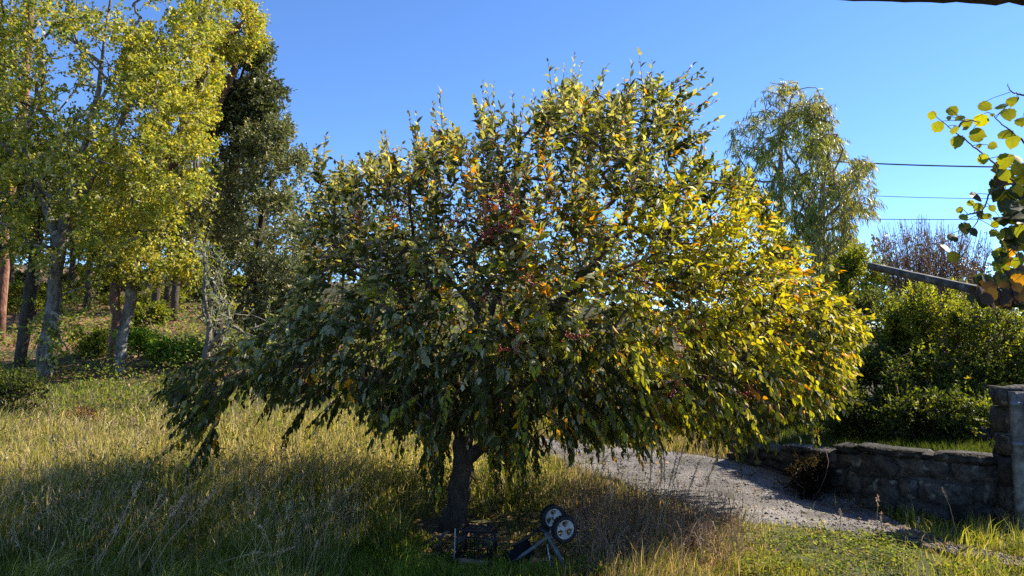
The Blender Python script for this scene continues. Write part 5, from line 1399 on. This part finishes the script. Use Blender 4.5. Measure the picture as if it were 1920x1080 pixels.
tip = base + np.array([0, 0, 1.]) * (H * (1 - .35 * np.linalg.norm(ln, axis=1)))[:, None] + ln * H[:, None] * 1.1
for k in range(5):
    leaves(a, tip - np.array([0, 0, 1]) * (H * .03 * k)[:, None] - ln * (H * .04 * k)[:, None], np.array([0, 0, .8]) + ln * .6 + rng.normal(0, .4, (n, 3)), rand_dir(n), rng.uniform(.02, .045, n), .007 * (D / 6) ** .7, Cs * .95, QUAD)
o = a.obj('seeding_grass', M_DRY, kind='stuff'); tag(o, 'thin dry seeding stems standing over the meadow grass', 'grass')

# brown twiggy weeds beside the drive
a = Acc(); n = 950
uu = rng.uniform(1075, 1390, n); vv = rng.uniform(890, 1078, n); pw = np.array([P(a_, b_, 5.05 + (1080 - b_) * .0125) for a_, b_ in zip(uu, vv)]); pw = on_ground(pw)
keep = ~inpoly(pw[:, 0], pw[:, 1], road_poly) | (rng.random(n) < .12); pw = pw[keep]; n = len(pw)
H = rng.uniform(.12, .42, n); ln = np.stack([rng.normal(0, .45, n), rng.normal(0, .4, n), np.zeros(n)], 1); Cs = vary(pick([(.22, .13, .10), (.30, .20, .14), (.13, .08, .06), (.34, .26, .17)], [2, 2, 1, 1], n), .2)
blades(a, pw, H, np.full(n, .0022), ln, Cs)
for k in range(4):
    f = rng.uniform(.3, .95, n)[:, None]; q0 = pw + np.array([0, 0, 1.]) * H[:, None] * f * .9 + ln * H[:, None] * f * f
    blades(a, q0, H * .35, np.full(n, .0014), ln * .5 + np.concatenate([rng.normal(0, .7, (n, 2)), np.zeros((n, 1))], 1), Cs)
    leaves(a, q0, rand_dir(n), rand_dir(n), rng.uniform(.012, .028, n), .009, vary(pick([(.20, .13, .09), (.16, .17, .05), (.12, .16, .05)], [2, 1, 1], n), .2), QUAD)
o = a.obj('twiggy_weeds', M_DRY, kind='stuff'); tag(o, 'tangle of brown twiggy weeds in front of the gravel drive', 'weeds')

# broad-leaved plants of the verge and the foot of the tree
a = Acc(); n = 6500
uu = np.concatenate([rng.uniform(1380, 1720, n // 2), rng.uniform(1060, 1330, n // 4), rng.uniform(1650, 1930, n - n // 2 - n // 4)]); vv = np.concatenate([rng.uniform(985, 1085, n // 2), rng.uniform(985, 1085, n // 4), rng.uniform(1000, 1085, n - n // 2 - n // 4)])
pw = P(uu, vv, 5.05 + (1080 - vv) * .0125); pw = on_ground(pw); keep = ~inpoly(pw[:, 0], pw[:, 1], road_poly) & (fbm(pw[:, 0], pw[:, 1], 2.2) > .47); pw = pw[keep]; n = len(pw)
pw[:, 2] += rng.uniform(.01, .11, n)
leaves(a, pw, rng.normal(0, 1, (n, 3)) * np.array([1, 1, .35]), np.array([0, 0, 1.]) + rng.normal(0, .4, (n, 3)), rng.uniform(.018, .04, n), rng.uniform(.012, .026, n), vary(pick([(.15, .20, .03), (.24, .27, .04), (.09, .13, .03), (.24, .18, .10)], [2, 1.5, 1, 1], n), .3), QUAD)
o = a.obj('clover_patch', M_GRASS, kind='stuff'); tag(o, 'low green clover and weeds along the drive edge', 'weeds')

a = Acc(); n = 16000
D = 5 * (15 / 5) ** rng.random(n); x = rng.uniform(-.75, .05, n) * D; keep = (fbm(x, D, 1.1) > .50) & ~inpoly(x, D, road_poly); x, D = x[keep], D[keep]; n = len(x); pw = np.stack([x, D, terrain(x, D) + rng.random(n) ** 1.5 * .32], 1)
leaves(a, pw, rng.normal(0, 1, (n, 3)) * np.array([1, 1, .5]), np.array([0, 0, 1.]) + rng.normal(0, .5, (n, 3)), rng.uniform(.025, .06, n) * (D / 6) ** .5, rng.uniform(.014, .03, n) * (D / 6) ** .5, vary(pick([(.13, .19, .035), (.20, .25, .04), (.09, .12, .03), (.26, .17, .09)], [2, 1.5, 1.5, 1], n), .2), QUAD)
o = a.obj('meadow_weeds', M_GRASS, kind='stuff'); tag(o, 'leafy green weeds growing through the meadow grass', 'weeds')
# grass on the terrace behind the wall
a = Acc(); n = 9000
tt = rng.random(n); kk = rng.random(n) ** 1.5 * 2.6; pw = wall_top(tt) + back_dir * (kk[:, None] + .22); pw[:, 2] = terrace_z(pw[:, 0], pw[:, 1])
blades(a, pw, rng.uniform(.05, .14, n), np.full(n, .003), np.concatenate([rng.normal(0, .3, (n, 2)), np.zeros((n, 1))], 1), vary(pick([(.06, .09, .016), (.09, .12, .02)], [1, 1], n), .2))  # green darkened to put the hedge's shade into the blades
o = a.obj('terrace_grass', M_GRASS, kind='stuff'); tag(o, 'green grass strip on top of the retaining wall', 'grass')

# fallen leaves and needles on the slope
a = Acc(); n = 18000
D = 11 * (32 / 11) ** rng.random(n); x = rng.uniform(-.85, -.12, n) * D; pw = np.stack([x, D, terrain(x, D) + .012], 1); u, v = proj(pw); keep = rng.random(n) < sstep(745, 700, v) * np.clip(.4 + 1.6 * (fbm(x, D, .8) - .4), 0.05, 1); pw = pw[keep]; n = len(pw); sc_ = (pw[:, 1] / 14)
leaves(a, pw, rng.normal(0, 1, (n, 3)) * np.array([1, 1, .2]), np.array([0, 0, 1.]) + rng.normal(0, .35, (n, 3)), rng.uniform(.05, .10, n) * sc_, rng.uniform(.03, .06, n) * sc_, vary(pick([(.34, .17, .11), (.26, .13, .08), (.42, .26, .18), (.18, .10, .06), (.14, .16, .04)], [3, 3, 2, 2, 1.6], n), .2), QUAD)
o = a.obj('leaf_litter', M_DRY, kind='stuff'); tag(o, 'reddish-brown fallen leaves covering the slope under the oaks', 'leaf litter')
a = Acc(); n = 1500
th = rng.uniform(0, 6.28, n); rr = rng.random(n) ** .6 * 2.2; x = tb[0] + .4 + np.cos(th) * rr; D = tb[1] - .5 + np.sin(th) * rr; pw = np.stack([x, D, terrain(x, D) + .02], 1)
leaves(a, pw, rng.normal(0, 1, (n, 3)) * np.array([1, 1, .2]), np.array([0, 0, 1.]) + rng.normal(0, .35, (n, 3)), .07, .035, vary(pick([(.25, .15, .08), (.35, .2, .1), (.16, .1, .06)], [2, 1, 2], n), .2), QUAD)
ia = rng.integers(0, RN, 420); ib = (rng.beta(.7, .7, 420) * (RM - 1)).astype(int); pw = RV[ia, ib] + np.array([0, 0, .01]); n = len(pw)
leaves(a, pw, rng.normal(0, 1, (n, 3)) * np.array([1, 1, .2]), np.array([0, 0, 1.]) + rng.normal(0, .4, (n, 3)), rng.uniform(.03, .08, n), rng.uniform(.015, .04, n), vary(pick([(.25, .15, .08), (.45, .3, .06), (.16, .1, .06), (.2, .2, .05)], [2, 1, 2, 1], n), .2), QUAD)
o = a.obj('fallen_leaves', M_DRY, kind='stuff'); tag(o, 'brown and yellow fallen leaves around the trunk and on the drive', 'leaf litter')

# single tall dry stalks that can be told apart
def stalk(pts, r0, head, lab, group, kink=False, npt=12):
    p = resample(np.array(pts), npt); p[1:-1] += rng.normal(0, .002, (npt - 2, 3))
    base_ = on_ground(p[0]); root = empty('dry_stalk', base_, lab, 'stalk', group)
    a_ = Acc(); c = np.array([.46, .33, .19]) * rng.uniform(.75, 1.15); tube(a_, p, np.linspace(r0, r0 * .45, npt), 5, c); a_.obj('stem', M_DRY, root, smooth=True)
    if head > 0:
        a_ = Acc(); m_ = int(70 * head / .15); f = rng.random(m_); s_ = np.concatenate([[0], np.cumsum(np.linalg.norm(np.diff(p, axis=0), axis=1))]); tl = s_[-1] - f * head
        q_ = np.stack([np.interp(tl, s_, p[:, k]) for k in range(3)], 1); d = norm(p[-1] - p[-3])
        leaves(a_, q_, d + rng.normal(0, .5, (m_, 3)), rand_dir(m_), rng.uniform(.012, .028, m_), .007, vary(np.tile(np.array([.58, .40, .27]), (m_, 1)), .2), QUAD); a_.obj('seed_head', M_DRY, root)
    return root
GS = 'dry stalks in the foreground grass'
front = [((165, 1100), (205, 1020), (245, 960), .0, 'thin dry stalk, leftmost of the leaning foreground bunch'), ((180, 1100), (250, 1000), (310, 940), .0, 'leaning dry stalk second in the foreground bunch'), ((205, 1100), (235, 1020), (255, 960), .0, 'dry stalk bending up from the frame bottom, short'),
         ((215, 1105), (262, 1010), (300, 930), .1, 'dry stalk with seed head leaning over the shaded grass'), ((240, 1105), (300, 1000), (345, 930), .16, 'tall seed-headed stalk pointing at the hanging left branch'), ((262, 1105), (320, 1010), (405, 920), .14, 'longest seed-headed stalk, rightmost of the leaning bunch'),
         ((272, 1105), (262, 1060), (258, 1015), .0, 'upright broken pale stalk at the bottom left'), ((285, 1105), (295, 1080), (280, 1040), .0, 'bent broken stalk in front of the bunch'), ((210, 1105), (188, 1065), (186, 1040), .0, 'short kinked pale stalk at the bottom left edge'), ((300, 1105), (302, 1075), (301, 1052), .0, 'short upright stalk stub at the bottom'),
         ((70, 1100), (90, 1070), (105, 1052), .05, 'small seed head stalk near the bottom left corner'), ((370, 1090), (430, 1062), (520, 1055), .16, 'arching stalk with a hanging furry seed head'), ((420, 1090), (470, 1052), (550, 1026), .18, 'horizontal furry seed head left of the lush grass'), ((330, 1105), (420, 1050), (490, 1035), .10, 'low arching stalk with thin seed head'),
         ((560, 1090), (585, 1040), (596, 1015), .06, 'short upright seed head before the lush grass'), ((455, 1080), (500, 1000), (488, 985), .05, 'curved drooping stalk in the dark grass'), ((150, 1105), (210, 1010), (262, 905), .1, 'thin seed-headed stalk at the back of the leaning bunch'), ((130, 1105), (180, 1040), (220, 985), .06, 'small stalk just left of the leaning bunch')]
for q0, q1, q2, hd, lab in front:
    d0 = 4.75; p0 = on_ground(P(q0[0], min(q0[1], 1100), d0)); stalk([p0, P(*q1, d0 + .05), P(*q2, d0 + .12)], .0040, hd, lab, GS)
GW = 'tall dry weeds by the drive'
for q0, q1, q2, lab in [((1180, 985), (1218, 930), (1222, 838), 'straight thin weed stalk against the gravel, leftmost'), ((1238, 975), (1240, 910), (1240, 840), 'upright reddish weed stalk before the drive'), ((1230, 985), (1262, 905), (1282, 836), 'leaning tufted weed stalk touching the hanging leaves'), ((1222, 990), (1258, 900), (1270, 850), 'weed stalk close beside the tufted one'),
                        ((1265, 990), (1290, 925), (1310, 868), 'pale tufted weed stalk leaning right over the gravel'), ((1300, 980), (1325, 905), (1348, 850), 'rightmost leaning weed stalk in front of the drive'), ((1246, 985), (1247, 920), (1244, 838), 'second upright weed stalk beside the reddish one'), ((1130, 990), (1150, 920), (1140, 880), 'brown weed stalk right of the trolley')]:
    d0 = 5.9; p0 = on_ground(P(q0[0], q0[1], d0)); stalk([p0, P(*q1, d0 + .02), P(*q2, d0 + .06)], .0038, .28, lab, GW)
for q0, q2, lab in [((1645, 1000), (1645, 930), 'thin weed with tiny leaves before the wall'), ((1652, 1010), (1653, 962), 'short brown seed spike at the drive end'), ((1795, 985), (1768, 918), 'bent dry stick leaning in front of the dark wall'), ((1575, 1000), (1576, 955), 'small dry spike on the verge beside the gravel'), ((1720, 1000), (1722, 972), 'yellow-topped weed at the wall foot')]:
    p0 = on_ground(P(q0[0], q0[1], 6.3)); stalk([p0, P((q0[0] + q2[0]) / 2, (q0[1] + q2[1]) / 2, 6.3), P(*q2, 6.32)], .004, .09, lab, 'dry spikes on the verge')
